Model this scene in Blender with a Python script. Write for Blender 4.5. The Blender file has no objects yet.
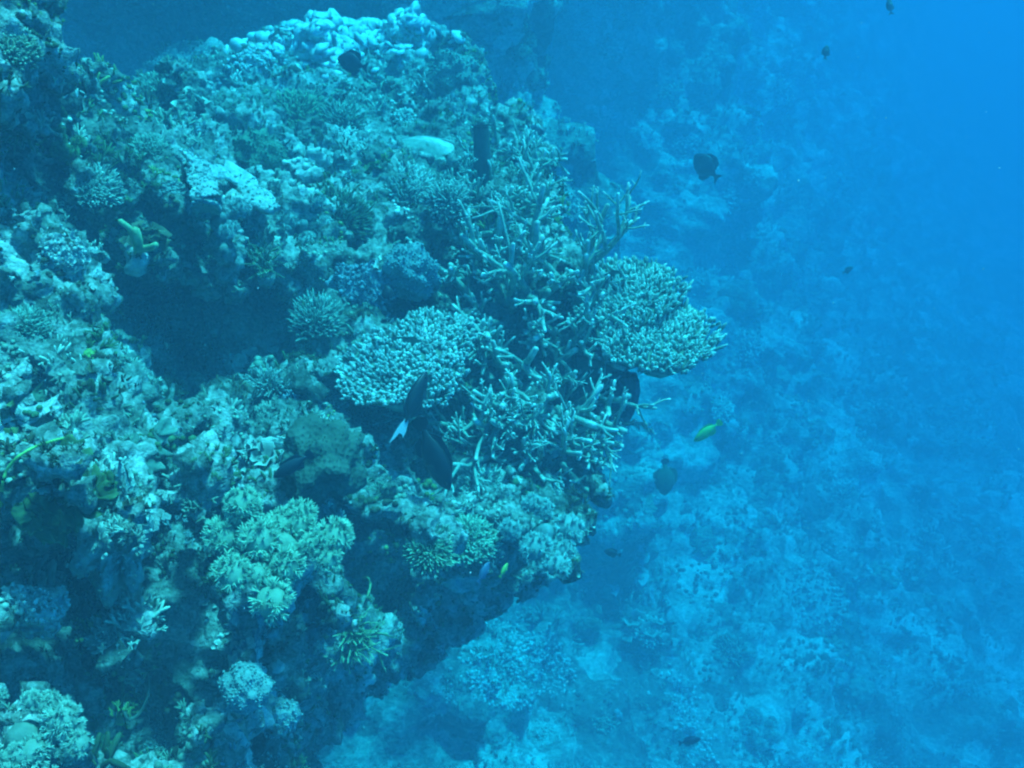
import bpy, bmesh, math, random
import numpy as np
from mathutils import Vector, Matrix, Euler, noise
from mathutils.bvhtree import BVHTree

R = math.radians
random.seed(11)
rng = np.random.default_rng(11)
scene = bpy.context.scene
col = scene.collection

# ------------------------------------------------------------------ camera
PITCH = R(-20)
F_PX = 995.0
cam = bpy.data.cameras.new('camera')
cam.sensor_width = 36.0
cam.lens = F_PX / 1024 * 36
cam.clip_start = 0.02
cam.clip_end = 300
cam_ob = bpy.data.objects.new('camera', cam)
cam_ob.location = (0, 0, 0)
cam_ob.rotation_euler = (R(90) + PITCH, 0, 0)
col.objects.link(cam_ob)
scene.camera = cam_ob

# ------------------------------------------------------------------ world, sun, exposure
SUN_EL, SUN_AZ = R(75), R(92)          # azimuth clockwise from +Y: high over the open water
world = bpy.data.worlds.new('World')
scene.world = world
world.use_nodes = True
wn = world.node_tree
bg = wn.nodes['Background']
sky = wn.nodes.new('ShaderNodeTexSky')
sky.sky_type = 'NISHITA'
sky.sun_disc = False
sky.sun_elevation = SUN_EL
sky.sun_rotation = SUN_AZ
wn.links.new(sky.outputs[0], bg.inputs[0])
bg.inputs[1].default_value = 0.15
sun = bpy.data.lights.new('sun', 'SUN')
sun.energy = 5.0
sun.color = (1.0, 0.97, 0.92)
sun.angle = R(6)
sun_ob = bpy.data.objects.new('sun', sun)
sd = Vector((math.sin(SUN_AZ) * math.cos(SUN_EL), math.cos(SUN_AZ) * math.cos(SUN_EL), math.sin(SUN_EL)))
sun_ob.rotation_euler = sd.to_track_quat('Z', 'Y').to_euler()
sun_ob.location = sd * 20
col.objects.link(sun_ob)
scene.view_settings.view_transform = 'Standard'
scene.view_settings.look = 'None'
scene.view_settings.gamma = 1
scene.view_settings.use_curve_mapping = False
scene.view_settings.exposure = 1.2
scene.cycles.use_denoising = True
scene.cycles.volume_bounces = 1
scene.cycles.max_bounces = 2
scene.cycles.diffuse_bounces = 1
scene.cycles.adaptive_threshold = .03
scene.cycles.filter_width = 2.2
scene.cycles.caustics_reflective = False
scene.cycles.caustics_refractive = False

# sea water: scattering and absorption per metre
SIG_S = np.array((0.021, 0.038, 0.057))
SIG_A = np.array((0.430, 0.067, 0.022))
WATER_TOP, WATER_BOTTOM = 4.6, -26.5

# ------------------------------------------------------------------ helpers
FWD = np.array((0, math.cos(PITCH), math.sin(PITCH)))
UP = np.array((0, -math.sin(PITCH), math.cos(PITCH)))
RIGHT = np.array((1.0, 0, 0))

def ray(px, py):
    return FWD + (px - 512) / F_PX * RIGHT + (384 - py) / F_PX * UP

def at(px, py, d):
    """point seen at a pixel of the photograph, d metres in front of the camera"""
    return Vector(ray(px, py) * d)

def project(P):
    P = np.asarray(P)
    d = P @ FWD
    return 512 + F_PX * (P @ RIGHT) / d, 384 - F_PX * (P @ UP) / d, d

def tag(o, label=None, cat=None, group=None, kind=None):
    if label: o['label'] = label
    if cat: o['category'] = cat
    if group: o['group'] = group
    if kind: o['kind'] = kind
    return o

def link(name, me, mat=None, parent=None):
    o = bpy.data.objects.new(name, me)
    col.objects.link(o)
    if mat is not None and len(me.materials) == 0: me.materials.append(mat)
    if parent is not None: o.parent = parent
    return o

def empty(name, loc, rot=None, scale=None):
    o = bpy.data.objects.new(name, None)
    o.empty_display_size = 0.05
    o.location = loc
    if rot is not None: o.rotation_euler = rot
    if scale is not None: o.scale = scale
    col.objects.link(o)
    return o

def mesh_np(name, V, T, C=None, smooth=True):
    """triangle mesh from arrays, with an optional colour per vertex (the thing's own colour)"""
    V = np.ascontiguousarray(V, dtype=np.float32); T = np.ascontiguousarray(T, dtype=np.int32)
    me = bpy.data.meshes.new(name)
    me.vertices.add(len(V)); me.vertices.foreach_set('co', V.ravel())
    me.loops.add(T.size); me.loops.foreach_set('vertex_index', T.ravel())
    me.polygons.add(len(T))
    me.polygons.foreach_set('loop_start', np.arange(0, T.size, 3, dtype=np.int32))
    me.polygons.foreach_set('use_smooth', np.full(len(T), smooth))
    me.update(calc_edges=True)
    if C is not None:
        a = me.attributes.new('pigment', 'FLOAT_COLOR', 'POINT')
        C4 = np.ones((len(V), 4), np.float32); C4[:, :3] = C
        a.data.foreach_set('color', C4.ravel())
    return me

class Acc:
    """collects triangles of one mesh"""
    def __init__(s): s.V = []; s.T = []; s.C = []; s.n = 0
    def add(s, V, T, c=(1, 1, 1)):
        V = np.asarray(V, float)
        s.V.append(V); s.T.append(np.asarray(T, int) + s.n); s.n += len(V)
        c = np.asarray(c, float)
        s.C.append(np.tile(c, (len(V), 1)) if c.ndim == 1 else c)
    def mesh(s, name, smooth=True):
        return mesh_np(name, np.concatenate(s.V), np.concatenate(s.T), np.concatenate(s.C), smooth)
    def build(s, name, mat, parent=None, smooth=True):
        return link(name, s.mesh(name, smooth), mat, parent)

def tube(P, rad, sides=6, tip=True):
    P = np.asarray(P, float); n = len(P)
    d = np.gradient(P, axis=0); d /= np.linalg.norm(d, axis=1)[:, None] + 1e-9
    a = np.array((0.31, 0.17, 0.93)) if abs(d[0][2]) < .9 else np.array((1.0, .1, 0))
    V = []
    for i in range(n):
        u = np.cross(d[i], a); u /= np.linalg.norm(u) + 1e-9
        v = np.cross(d[i], u)
        an = np.arange(sides) * 2 * math.pi / sides
        V.append(P[i] + rad[i] * (np.cos(an)[:, None] * u + np.sin(an)[:, None] * v))
    V = np.concatenate(V)
    T = []
    for i in range(n - 1):
        for k in range(sides):
            a0 = i * sides + k; a1 = i * sides + (k + 1) % sides
            T += [(a0, a0 + sides, a1), (a1, a0 + sides, a1 + sides)]
    if tip:
        V = np.vstack([V, P[-1] + d[-1] * rad[-1] * .8]); e = len(V) - 1
        b = (n - 1) * sides
        T += [(b + k, e, b + (k + 1) % sides) for k in range(sides)]
    return V, np.array(T)

def icos(sub=2):
    bm = bmesh.new(); bmesh.ops.create_icosphere(bm, subdivisions=sub, radius=1.0)
    bm.verts.ensure_lookup_table()
    V = np.array([v.co[:] for v in bm.verts]); T = np.array([[v.index for v in f.verts] for f in bm.faces]); bm.free()
    return V, T
ICO = {k: icos(k) for k in (1, 2, 3, 4)}

def rot_to(nrm, spin=None):
    """rotation matrices (N,3,3) that turn +z to each normal, with a random spin"""
    n = np.asarray(nrm, float); N = len(n)
    a = np.where(np.abs(n[:, 2:3]) < .9, np.array([[0, 0, 1.0]]), np.array([[1.0, 0, 0]]))
    u = np.cross(a, n); u /= np.linalg.norm(u, axis=1)[:, None] + 1e-9
    v = np.cross(n, u)
    t = rng.random(N) * 2 * math.pi if spin is None else spin
    c, s_ = np.cos(t)[:, None], np.sin(t)[:, None]
    return np.stack([u * c + v * s_, v * c - u * s_, n], axis=2)

def scatter(V, T, P, M, S, Cc, vc=None):
    """copies of one small shape as arrays: positions P, rotations M, scales S (N,) or (N,3), colours Cc"""
    S = np.asarray(S, float)
    if S.ndim == 1: S = S[:, None]
    L = V[None] * S[:, None, :]
    W = np.einsum('nij,nvj->nvi', M, L) + P[:, None, :]
    N, nv = len(P), len(V)
    TT = (T[None] + (np.arange(N) * nv)[:, None, None]).reshape(-1, 3)
    CC = np.repeat(Cc[:, None, :], nv, 1)
    if vc is not None: CC = np.clip(CC * vc[None], 0, 1)
    return W.reshape(-1, 3), TT, CC.reshape(-1, 3)

# ------------------------------------------------------------------ materials
def nodes_of(name):
    m = bpy.data.materials.new(name); m.use_nodes = True
    nt = m.node_tree
    b = nt.nodes['Principled BSDF']
    return m, nt, b

def bump(nt, b, scale, dist, strength=.6, kind='NOISE'):
    tc = nt.nodes.new('ShaderNodeTexCoord')
    if kind == 'NOISE':
        t = nt.nodes.new('ShaderNodeTexNoise'); t.inputs['Detail'].default_value = 3; t.inputs['Roughness'].default_value = .65
        out = t.outputs[0]
    else:
        t = nt.nodes.new('ShaderNodeTexVoronoi'); out = t.outputs['Distance']
    t.inputs['Scale'].default_value = scale
    nt.links.new(tc.outputs['Object'], t.inputs['Vector'])
    bp = nt.nodes.new('ShaderNodeBump'); bp.inputs['Strength'].default_value = strength; bp.inputs['Distance'].default_value = dist
    nt.links.new(out, bp.inputs['Height']); nt.links.new(bp.outputs[0], b.inputs['Normal'])
    return bp

def mat_pigment(name, rough=.85, nscale=60, lo=.7, hi=1.15, bscale=120, bdist=.004, tint=(.92, 1.06, 1.09)):
    """colour from the mesh's own pigment attribute, mottled with noise"""
    m, nt, b = nodes_of(name)
    at_ = nt.nodes.new('ShaderNodeAttribute'); at_.attribute_name = 'pigment'
    tc = nt.nodes.new('ShaderNodeTexCoord')
    n = nt.nodes.new('ShaderNodeTexNoise'); n.inputs['Scale'].default_value = nscale; n.inputs['Detail'].default_value = 3
    nt.links.new(tc.outputs['Object'], n.inputs['Vector'])
    mr = nt.nodes.new('ShaderNodeMapRange'); mr.inputs['From Min'].default_value = .3; mr.inputs['From Max'].default_value = .7
    mr.inputs['To Min'].default_value = lo; mr.inputs['To Max'].default_value = hi
    nt.links.new(n.outputs[0], mr.inputs['Value'])
    mx = nt.nodes.new('ShaderNodeVectorMath'); mx.operation = 'SCALE'
    nt.links.new(at_.outputs['Color'], mx.inputs[0]); nt.links.new(mr.outputs[0], mx.inputs['Scale'])
    mt = nt.nodes.new('ShaderNodeVectorMath'); mt.operation = 'MULTIPLY'; mt.inputs[1].default_value = tint
    nt.links.new(mx.outputs[0], mt.inputs[0]); nt.links.new(mt.outputs[0], b.inputs['Base Color'])
    b.inputs['Roughness'].default_value = rough
    b.inputs['Specular IOR Level'].default_value = .15
    if bscale: bump(nt, b, bscale, bdist)
    return m

def mat_rock(name, cols, s1=2.2, s2=14, bscale=45, bdist=.02):
    """mosaic of crusts: big blotches of noise, patches from cells, fine speckle"""
    m, nt, b = nodes_of(name)
    tc = nt.nodes.new('ShaderNodeTexCoord')
    n1 = nt.nodes.new('ShaderNodeTexNoise'); n1.inputs['Scale'].default_value = s1; n1.inputs['Detail'].default_value = 5; n1.inputs['Roughness'].default_value = .68
    v = nt.nodes.new('ShaderNodeTexVoronoi'); v.inputs['Scale'].default_value = s2; v.inputs['Randomness'].default_value = 1
    n2 = nt.nodes.new('ShaderNodeTexNoise'); n2.inputs['Scale'].default_value = s2 * 5; n2.inputs['Detail'].default_value = 3; n2.inputs['Roughness'].default_value = .7
    for t in (n1, v, n2): nt.links.new(tc.outputs['Object'], t.inputs['Vector'])
    # distort the cells
    nd = nt.nodes.new('ShaderNodeTexNoise'); nd.inputs['Scale'].default_value = s2 * 1.3; nd.inputs['Detail'].default_value = 2
    nt.links.new(tc.outputs['Object'], nd.inputs['Vector'])
    ad = nt.nodes.new('ShaderNodeVectorMath'); ad.operation = 'MULTIPLY_ADD'; ad.inputs[1].default_value = (.14, .14, .14)
    nt.links.new(nd.outputs['Color'], ad.inputs[0]); nt.links.new(tc.outputs['Object'], ad.inputs[2])
    nt.links.new(ad.outputs[0], v.inputs['Vector'])
    cell = nt.nodes.new('ShaderNodeSeparateColor'); nt.links.new(v.outputs['Color'], cell.inputs[0])
    def mad(a, f, c):
        x = nt.nodes.new('ShaderNodeMath'); x.operation = 'MULTIPLY_ADD'
        nt.links.new(a, x.inputs[0]); x.inputs[1].default_value = f
        if isinstance(c, float): x.inputs[2].default_value = c
        else: nt.links.new(c, x.inputs[2])
        return x.outputs[0]
    f = mad(n1.outputs[0], 1.5, -.52)
    f = mad(cell.outputs[0], .34, f)
    f = mad(n2.outputs[0], .9, f)
    f = mad(f, 1.0, -.38)
    rp = nt.nodes.new('ShaderNodeValToRGB')
    el = rp.color_ramp.elements
    while len(el) < len(cols): el.new(.5)
    for i, (p, c) in enumerate(cols): el[i].position = p; el[i].color = (*c, 1)
    nt.links.new(f, rp.inputs[0]); nt.links.new(rp.outputs[0], b.inputs['Base Color'])
    b.inputs['Roughness'].default_value = .9; b.inputs['Specular IOR Level'].default_value = .1
    bump(nt, b, bscale, bdist, .8)
    return m

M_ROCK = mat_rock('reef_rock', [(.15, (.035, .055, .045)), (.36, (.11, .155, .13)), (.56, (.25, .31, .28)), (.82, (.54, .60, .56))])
M_FAR = mat_rock('reef_wall_rock', [(.12, (.04, .06, .06)), (.38, (.15, .19, .17)), (.58, (.36, .40, .36)), (.82, (.70, .70, .64))], s1=.6, s2=3.4, bscale=10, bdist=.07)
M_GROW = mat_pigment('reef_growth', nscale=40, bscale=0)
M_CORAL = mat_pigment('coral_skin', nscale=45, lo=.62, hi=1.2, bscale=260, bdist=.002)
M_FLARE = mat_rock('flare_white', [(.0, (.50, .51, .48)), (.9, (.66, .66, .62))], s1=3, s2=30, bscale=60, bdist=.003)  # whitish tone meant for the added lens-flare streak
M_SAND = mat_rock('pale_sand', [(.1, (.42, .42, .38)), (.5, (.6, .6, .55)), (.9, (.72, .70, .65))], s1=3, s2=30, bscale=160, bdist=.004)

# ------------------------------------------------------------------ near reef: a solid of many boulders grown together
CTRL = np.array([
 (-160,-60,1.7),(-160,150,1.6),(-160,350,1.45),(-160,550,1.2),(-160,760,.95),(-160,900,.9),
 (0,-80,2.1),(0,0,1.95),(0,90,1.85),(55,60,2.15),(15,170,2.35),(60,130,2.3),(0,230,1.9),
 (110,105,2.9),(160,90,3.3),(250,110,3.7),(340,95,4.2),(440,110,4.3),(250,66,4.5),(300,50,5.0),(370,36,5.5),(440,45,5.5),(480,80,4.9),(505,140,4.1),
 (100,190,2.4),(150,160,2.75),(200,200,2.5),(300,200,2.95),(400,200,3.15),(500,200,3.2),(550,220,3.3),
 (60,255,1.95),(140,250,2.25),(0,300,1.8),(90,310,1.9),(90,370,1.8),(150,325,2.75),(200,330,3.0),(265,315,2.95),(215,260,2.5),(185,290,2.7),
 (300,300,2.65),(330,260,2.8),(400,280,2.85),(470,260,3.15),(500,330,3.15),(570,330,3.25),(590,390,3.2),
 (0,400,1.6),(100,415,1.72),(200,400,2.0),(300,400,2.3),(400,360,2.65),(400,430,2.65),(500,430,2.9),(580,450,2.95),
 (0,470,1.35),(70,470,1.38),(120,520,1.45),(200,470,1.68),(320,450,1.95),(400,500,2.15),(500,500,2.45),(575,510,2.65),
 (15,560,1.62),(70,570,1.75),(165,560,1.75),(180,600,1.8),(275,555,1.55),(370,560,2.1),(440,540,2.1),(540,545,2.35),(585,540,2.45),
 (30,610,1.35),(75,650,1.6),(110,635,1.5),(170,650,1.8),(270,620,1.7),(350,620,1.8),(355,665,2.25),(420,600,2.1),(420,635,2.6),(470,610,2.6),(500,578,2.3),(530,590,2.6),(340,692,2.5),(310,725,2.2),
 (0,720,1.1),(60,730,1.22),(140,700,1.6),(230,690,1.5),(290,730,1.62),(380,650,2.5),(430,662,2.8),(375,700,2.7),(460,640,2.8),(330,745,2.4),(200,760,1.5),(0,880,.95),(150,880,1.3),(260,850,1.5)], float)
EDGE = np.array([(-230,-60),(30,-60),(62,10),(66,60),(130,82),(200,78),(235,66),(262,44),(320,28),(430,24),(470,46),(500,88),(528,130),(560,200),(585,262),(600,330),(612,392),(600,440),
 (590,500),(584,545),(550,585),(505,600),(470,632),(420,672),(370,706),(328,748),(296,800),(240,910),(-230,910)], float)

def inside(px, py, poly):
    r = False; j = len(poly) - 1
    for i in range(len(poly)):
        (xi, yi), (xj, yj) = poly[i], poly[j]
        if (yi > py) != (yj > py) and px < (xj - xi) * (py - yi) / (yj - yi) + xi: r = not r
        j = i
    return r

HOLLOW = np.array([(18,172,40,28,.6),(172,340,62,50,1.2),(268,322,22,32,1.0),(238,335,12,60,-.9),(125,224,66,13,.4),(458,268,22,42,.3),(400,424,70,24,.5),(438,455,26,40,.45),
 (40,580,66,34,.9),(88,622,42,34,.6),(172,570,30,50,.8),(185,650,32,36,.5),(376,575,32,46,.8),(500,590,60,9,.3),(20,665,54,20,.5),(70,665,28,34,.5),
 (250,182,22,20,.15),(135,715,46,44,.4),(250,390,20,10,.12),(290,405,26,10,.14),(112,638,28,28,-.12),
 (320,458,52,44,-.2),(118,538,32,52,-.12),(42,402,52,26,-.08),(410,270,32,32,-.16),(240,195,44,26,-.15),(30,735,50,50,-.06),(255,690,46,46,-.1),(32,612,30,22,-.1),(60,480,58,44,-.06),
 (430,325,50,22,-.05),(560,560,30,16,-.05)], float)
GX, GY = np.arange(-420, 900, 4.0), np.arange(-320, 1100, 4.0)
def depth_rows():
    out = np.empty((len(GX), len(GY)))
    for i, x in enumerate(GX):
        w = 1 / ((CTRL[:, 0] - x) ** 2 + (CTRL[:, 1][None] - GY[:, None]) ** 2 + 60) ** 1.6
        q = np.sqrt(((HOLLOW[:, 0] - x) / HOLLOW[:, 2]) ** 2 + ((HOLLOW[:, 1][None] - GY[:, None]) / HOLLOW[:, 3]) ** 2)
        t = np.clip((1.15 - q) / .4, 0, 1)
        out[i] = (w * CTRL[:, 2]).sum(1) / w.sum(1) + (HOLLOW[:, 4] * t * t * (3 - 2 * t)).sum(1)
    return out
DEPTH = depth_rows()
def depth(px, py):
    """how far the reef face lies behind each sight line"""
    i = min(max(int((px + 420) / 4 + .5), 0), len(GX) - 1); j = min(max(int((py + 320) / 4 + .5), 0), len(GY) - 1)
    return float(DEPTH[i, j])

def edge_dist(px, py):
    A = EDGE; B = np.roll(EDGE, -1, 0); p = np.array((px, py))
    t = np.clip(((p - A) * (B - A)).sum(1) / ((B - A) ** 2).sum(1), 0, 1)
    return np.linalg.norm(A + t[:, None] * (B - A) - p, axis=1).min()

WALL_U = np.array((math.sin(R(27)), math.cos(R(27)), 0)); WALL_N = np.array((math.cos(R(27)), -math.sin(R(27)), 0))
ra = Acc()
def lump(c, r, tol=.04):
    V, T = ICO[2]
    # a boulder never stands in front of the reef face: push it back along its sight line until it fits
    c = np.asarray(c, float)
    for it in range(7):
        x, y, d = project(c); rs = r * 1.1; rp = F_PX * rs / d
        worst = 0.0
        for k in range(21):
            f = 0.0 if k == 20 else (.55 if k % 2 else .95)
            fx, fy = x + f * rp * math.cos(k * .6283), y + f * rp * math.sin(k * .6283)
            worst = max(worst, depth(fx, fy) - tol - (d - rs * math.sqrt(1 - f * f)))
        if worst < .01: break
        c = c * (d + worst) / d
    q = Euler((random.uniform(0, 6.3), random.uniform(0, 6.3), random.uniform(0, 6.3))).to_matrix()
    s = np.array((random.uniform(.75, 1.15), random.uniform(.75, 1.15), random.uniform(.6, 1.0))) * r
    V = (V * s * (1 + .14 * np.clip(rng.standard_normal((len(V), 1)), -1.4, 1.0))) @ np.array(q)
    ra.add(V + np.asarray(c), T)
back = np.array((-.66, .55, -.32))
px_ = -215
for gy in range(-50, 905, 27):
    for gx in range(-220, 625, 27):
        x, y = gx + random.uniform(-12, 12), gy + random.uniform(-12, 12)
        if not inside(x, y, EDGE): continue
        e = edge_dist(x, y)
        d = depth(x, y)
        rp = min(random.uniform(24, 52), e * .85 + 9)
        lip = max(depth(x + 26, y), depth(x - 26, y), depth(x, y + 26), depth(x, y - 26)) - d
        if lip > .13: rp = min(rp, random.uniform(12, 19))
        r = rp / F_PX * d
        P = ray(x, y) * (d + r * .75)
        if lip > .13:
            for k in range(3):
                qx, qy = x + random.uniform(-14, 14), y + random.uniform(-14, 14)
                lump(ray(qx, qy) * (depth(qx, qy) + r * (.7 + k * .8)), r * random.uniform(.8, 1.1), r * .6 + .02)
        lump(P, r, r * .5 + .02)
        # the body of the reef behind it
        if random.random() < .55:
            r2 = min(random.uniform(.22, .34), (e + 14) / F_PX * d * 1.2)
            lump(ray(x, y) * (d + r + .10) + back * r2 * .9, r2)
        if random.random() < .5 and e > 25:
            r3 = .42
            lump(ray(x, y) * (d + .25) + back * (.6 + random.random() * .8), r3)
me = ra.mesh('reef_raw')
raw = link('reef_raw', me)
def evaluated(ob, mods):
    for kind, kw in mods:
        md = ob.modifiers.new(kind, kind)
        for k, v in kw.items(): setattr(md, k, v)
    dg = bpy.context.evaluated_depsgraph_get()
    out = bpy.data.meshes.new_from_object(ob.evaluated_get(dg))
    old = ob.data
    bpy.data.objects.remove(ob); bpy.data.meshes.remove(old)
    return out
def legacy(name, kind, size, **kw):
    t = bpy.data.textures.new(name, kind); t.noise_scale = size
    for k, v in kw.items(): setattr(t, k, v)
    return t
tx1 = legacy('lump_noise', 'CLOUDS', .11, noise_depth=4)
tx2 = legacy('pit_noise', 'VORONOI', .045)
tx3 = legacy('fine_noise', 'CLOUDS', .03, noise_depth=3)
me = evaluated(raw, [('REMESH', dict(mode='VOXEL', voxel_size=.0125)),
                     ('DISPLACE', dict(texture=tx1, strength=.13, mid_level=.5, texture_coords='LOCAL')),
                     ('DISPLACE', dict(texture=tx2, strength=-.035, mid_level=.35, texture_coords='LOCAL')),
                     ('DISPLACE', dict(texture=tx3, strength=.035, mid_level=.5, texture_coords='LOCAL'))])
me.name = 'reef_slope'
me.polygons.foreach_set('use_smooth', np.ones(len(me.polygons), bool))
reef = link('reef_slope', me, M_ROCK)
tag(reef, 'near rocky coral reef slope full of hollows at the left', None, None, 'structure')
print('reef faces', len(me.polygons))

# ------------------------------------------------------------------ the wall beyond: runs away to the right, foot spreading outwards
def wall_off(z):
    return np.interp(z, [-15, -7, -6, -5, -4, -3, -2, -1, 0, 1, 3, 5], [20, 4.6, 2.5, .8, -.6, -1.65, -2.35, -2.8, -3.1, -3.1, -2.6, -2.2])
S_ = np.concatenate([np.linspace(-2.5, 2.5, 50), np.linspace(2.55, 10, 190), 10 + np.cumsum(np.linspace(.045, .5, 110))])
Z_ = np.concatenate([np.linspace(2.55, 1.2, 24), np.linspace(1.15, -5.2, 170), np.linspace(-5.3, -14.5, 90)])
SS, ZZ = np.meshgrid(S_, Z_, indexing='ij')
OFF = wall_off(ZZ)
# alcove in the wall behind the staghorn, and a buttress beyond it
OFF -= 2.4 * np.exp(-((SS - 6.9) / .95) ** 2 - ((ZZ + .8) / .8) ** 2)
OFF += .35 * np.exp(-((SS - 7.0) / .8) ** 2 - ((ZZ - .45) / .4) ** 2)
OFF += .35 * np.exp(-((SS - 9.4) / 1.0) ** 2) * np.clip((ZZ + 4) / 3, 0, 1)
# ledge overhead at the upper left that shades the hollow under it
OFF += 1.0 * np.exp(-((SS - 4.55) / .7) ** 2) * np.clip((ZZ + 3) / 1.5, 0, 1)
OFF -= .8 * np.exp(-((SS - 2.95) / .75) ** 2 - ((ZZ - .1) / .6) ** 2)
OFF += .9 * np.exp(-((SS - 2.55) / .7) ** 2) * np.clip((ZZ - .55) / .3, 0, 1) * np.clip((2.0 - ZZ) / .8, 0, 1)
K_W = 1.62
PW = K_W * (SS[..., None] * WALL_U + OFF[..., None] * WALL_N + ZZ[..., None] * np.array((0, 0, 1.0)))
ns, nz = SS.shape
idx = np.arange(ns * nz).reshape(ns, nz)
q = np.stack([idx[:-1, :-1], idx[:-1, 1:], idx[1:, 1:], idx[1:, :-1]], -1).reshape(-1, 4)
T = np.concatenate([q[:, [0, 1, 2]], q[:, [0, 2, 3]]])
me = mesh_np('reef_wall', PW.reshape(-1, 3), T)
raw = link('wall_raw', me)
ty0 = legacy('wall_big', 'CLOUDS', 1.5, noise_depth=2)
ty1 = legacy('wall_mid', 'CLOUDS', .5, noise_depth=4)
ty2 = legacy('wall_pits', 'VORONOI', .24)
me = evaluated(raw, [('DISPLACE', dict(texture=ty0, strength=1.5, mid_level=.5, texture_coords='LOCAL')),
                     ('DISPLACE', dict(texture=ty1, strength=.65, mid_level=.5, texture_coords='LOCAL')),
                     ('DISPLACE', dict(texture=ty2, strength=-.2, mid_level=.4, texture_coords='LOCAL'))])
me.name = 'reef_wall'
wall = link('reef_wall', me, M_FAR)
tag(wall, 'hazy blue reef wall and foot slope falling away behind', None, None, 'structure')

# sea bed far below, reaching out under the open water
V = np.array([(-85, -85, -25.0), (85, -85, -25.0), (85, 85, -25.0), (-85, 85, -25.0)])
sb = link('sea_bed', mesh_np('sea_bed', V, np.array([(0, 1, 2), (0, 2, 3)])), M_SAND)
tag(sb, 'deep sandy sea bed lost in the blue', None, None, 'structure')

# ------------------------------------------------------------------ haze: the sea water itself
bm = bmesh.new(); bmesh.ops.create_cube(bm, size=1.0)
hm = bpy.data.meshes.new('haze'); bm.to_mesh(hm); bm.free()
m = bpy.data.materials.new('sea_water'); m.use_nodes = True
nt = m.node_tree; nt.nodes.remove(nt.nodes['Principled BSDF'])
pv = nt.nodes.new('ShaderNodeVolumePrincipled')
DENS = 0.7
c = SIG_S / DENS
x_ = SIG_A / ((1 - c) * DENS)
pv.inputs['Color'].default_value = (*c, 1)
pv.inputs['Absorption Color'].default_value = (*((1 - x_) ** 2), 1)
pv.inputs['Density'].default_value = DENS
pv.inputs['Anisotropy'].default_value = -0.2
pv.inputs['Density Attribute'].default_value = ''
pv.inputs['Temperature Attribute'].default_value = ''
nt.links.new(pv.outputs[0], nt.nodes['Material Output'].inputs['Volume'])
haze = link('haze', hm, m)
haze.scale = (180, 180, WATER_TOP - WATER_BOTTOM)
haze.location = (0, 0, (WATER_TOP + WATER_BOTTOM) / 2)
tag(haze, 'clear blue sea water around the reef', None, None, 'stuff')

# ------------------------------------------------------------------ seats: where a sight line meets the reef
def bvh_of(ob):
    me = ob.data; me.calc_loop_triangles()
    n = len(me.vertices); co = np.empty(n * 3, np.float32); me.vertices.foreach_get('co', co)
    t = np.empty(len(me.loop_triangles) * 3, np.int32); me.loop_triangles.foreach_get('vertices', t)
    co = co.reshape(-1, 3); t = t.reshape(-1, 3)
    return BVHTree.FromPolygons([tuple(v) for v in co.tolist()], [tuple(v) for v in t.tolist()]), co.astype(float), t
REEF_B, REEF_V, REEF_T = bvh_of(reef)
WALL_B, WALL_V, WALL_T = bvh_of(wall)

def seat(px, py, which=None):
    for k in range(40):
        r_ = seat_at(px + (360 - px) * .02 * k, py + (380 - py) * .02 * k, which)
        if r_ is not None: return r_
    raise RuntimeError('nothing near %d,%d' % (px, py))

def seat_at(px, py, which=None):
    best = None
    for b in ([REEF_B, WALL_B] if which is None else [which]):
        h = b.ray_cast(Vector((0, 0, 0)), Vector(ray(px, py)).normalized(), 90)
        if h[0] is not None and (best is None or h[3] < best[2]): best = (h[0], h[1], h[3])
    if best is None: return None
    P, N, d = best
    if N.dot(P) > 0: N = -N
    # a calmer normal: average of a few hits around
    Ns = N.copy()
    for k in range(8):
        for b in ([REEF_B, WALL_B] if which is None else [which]):
            h = b.ray_cast(Vector((0, 0, 0)), Vector(ray(px + 14 * math.cos(k), py + 14 * math.sin(k))).normalized(), 60)
            if h[0] is not None and abs(h[3] - d) < .3: Ns += -h[1] if h[1].dot(h[0]) > 0 else h[1]
    return P, Ns.normalized(), float(np.dot(np.array(P), FWD))

def px2m(n, d): return n * d / F_PX

# ------------------------------------------------------------------ uncountable growth that covers the rock
def el_knob():
    V, T = ICO[1]; V = V * np.array((1, 1, .8)) * .5 + np.array((0, 0, .22)); return V, T
def el_finger():
    V, T = tube([(0, 0, -.1), (.05, 0, .45), (.14, .04, 1.0)], [.2, .19, .13], 5); return V, T
def el_tuft(n=6, seed=3):
    r = random.Random(seed); a = Acc()
    for k in range(n):
        t = k * 2.4; sp = r.uniform(.25, .75); h = r.uniform(.7, 1.1)
        a.add(*tube([(0, 0, -.05), (math.cos(t) * sp * .45, math.sin(t) * sp * .45, h * .55), (math.cos(t) * sp, math.sin(t) * sp, h)], [.11, .09, .05], 3))
    return np.concatenate(a.V), np.concatenate(a.T)
def el_ruffle():
    U, W = np.meshgrid(np.linspace(-1, 1, 6), np.linspace(0, 1, 3), indexing='ij')
    X = np.sin(U * 1.3) * (.35 + .5 * W); Y = -np.cos(U * 1.3) * .55 * (.3 + W) + .3 + .12 * np.sin(U * 7) * W; Zc = W * .9 - .1
    top = np.stack([X, Y, Zc], -1).reshape(-1, 3); bot = top + np.array((0, .07, -.04))
    i = np.arange(18).reshape(6, 3); q = np.stack([i[:-1, :-1], i[:-1, 1:], i[1:, 1:], i[1:, :-1]], -1).reshape(-1, 4)
    T = np.concatenate([q[:, [0, 1, 2]], q[:, [0, 2, 3]]]); T2 = T[:, ::-1] + 18
    rim = [2, 5, 8, 11, 14, 17]; E = []
    for a_, b_ in zip(rim[:-1], rim[1:]): E += [(a_, a_ + 18, b_), (b_, a_ + 18, b_ + 18)]
    return np.vstack([top, bot]), np.vstack([T, T2, np.array(E)])
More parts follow.
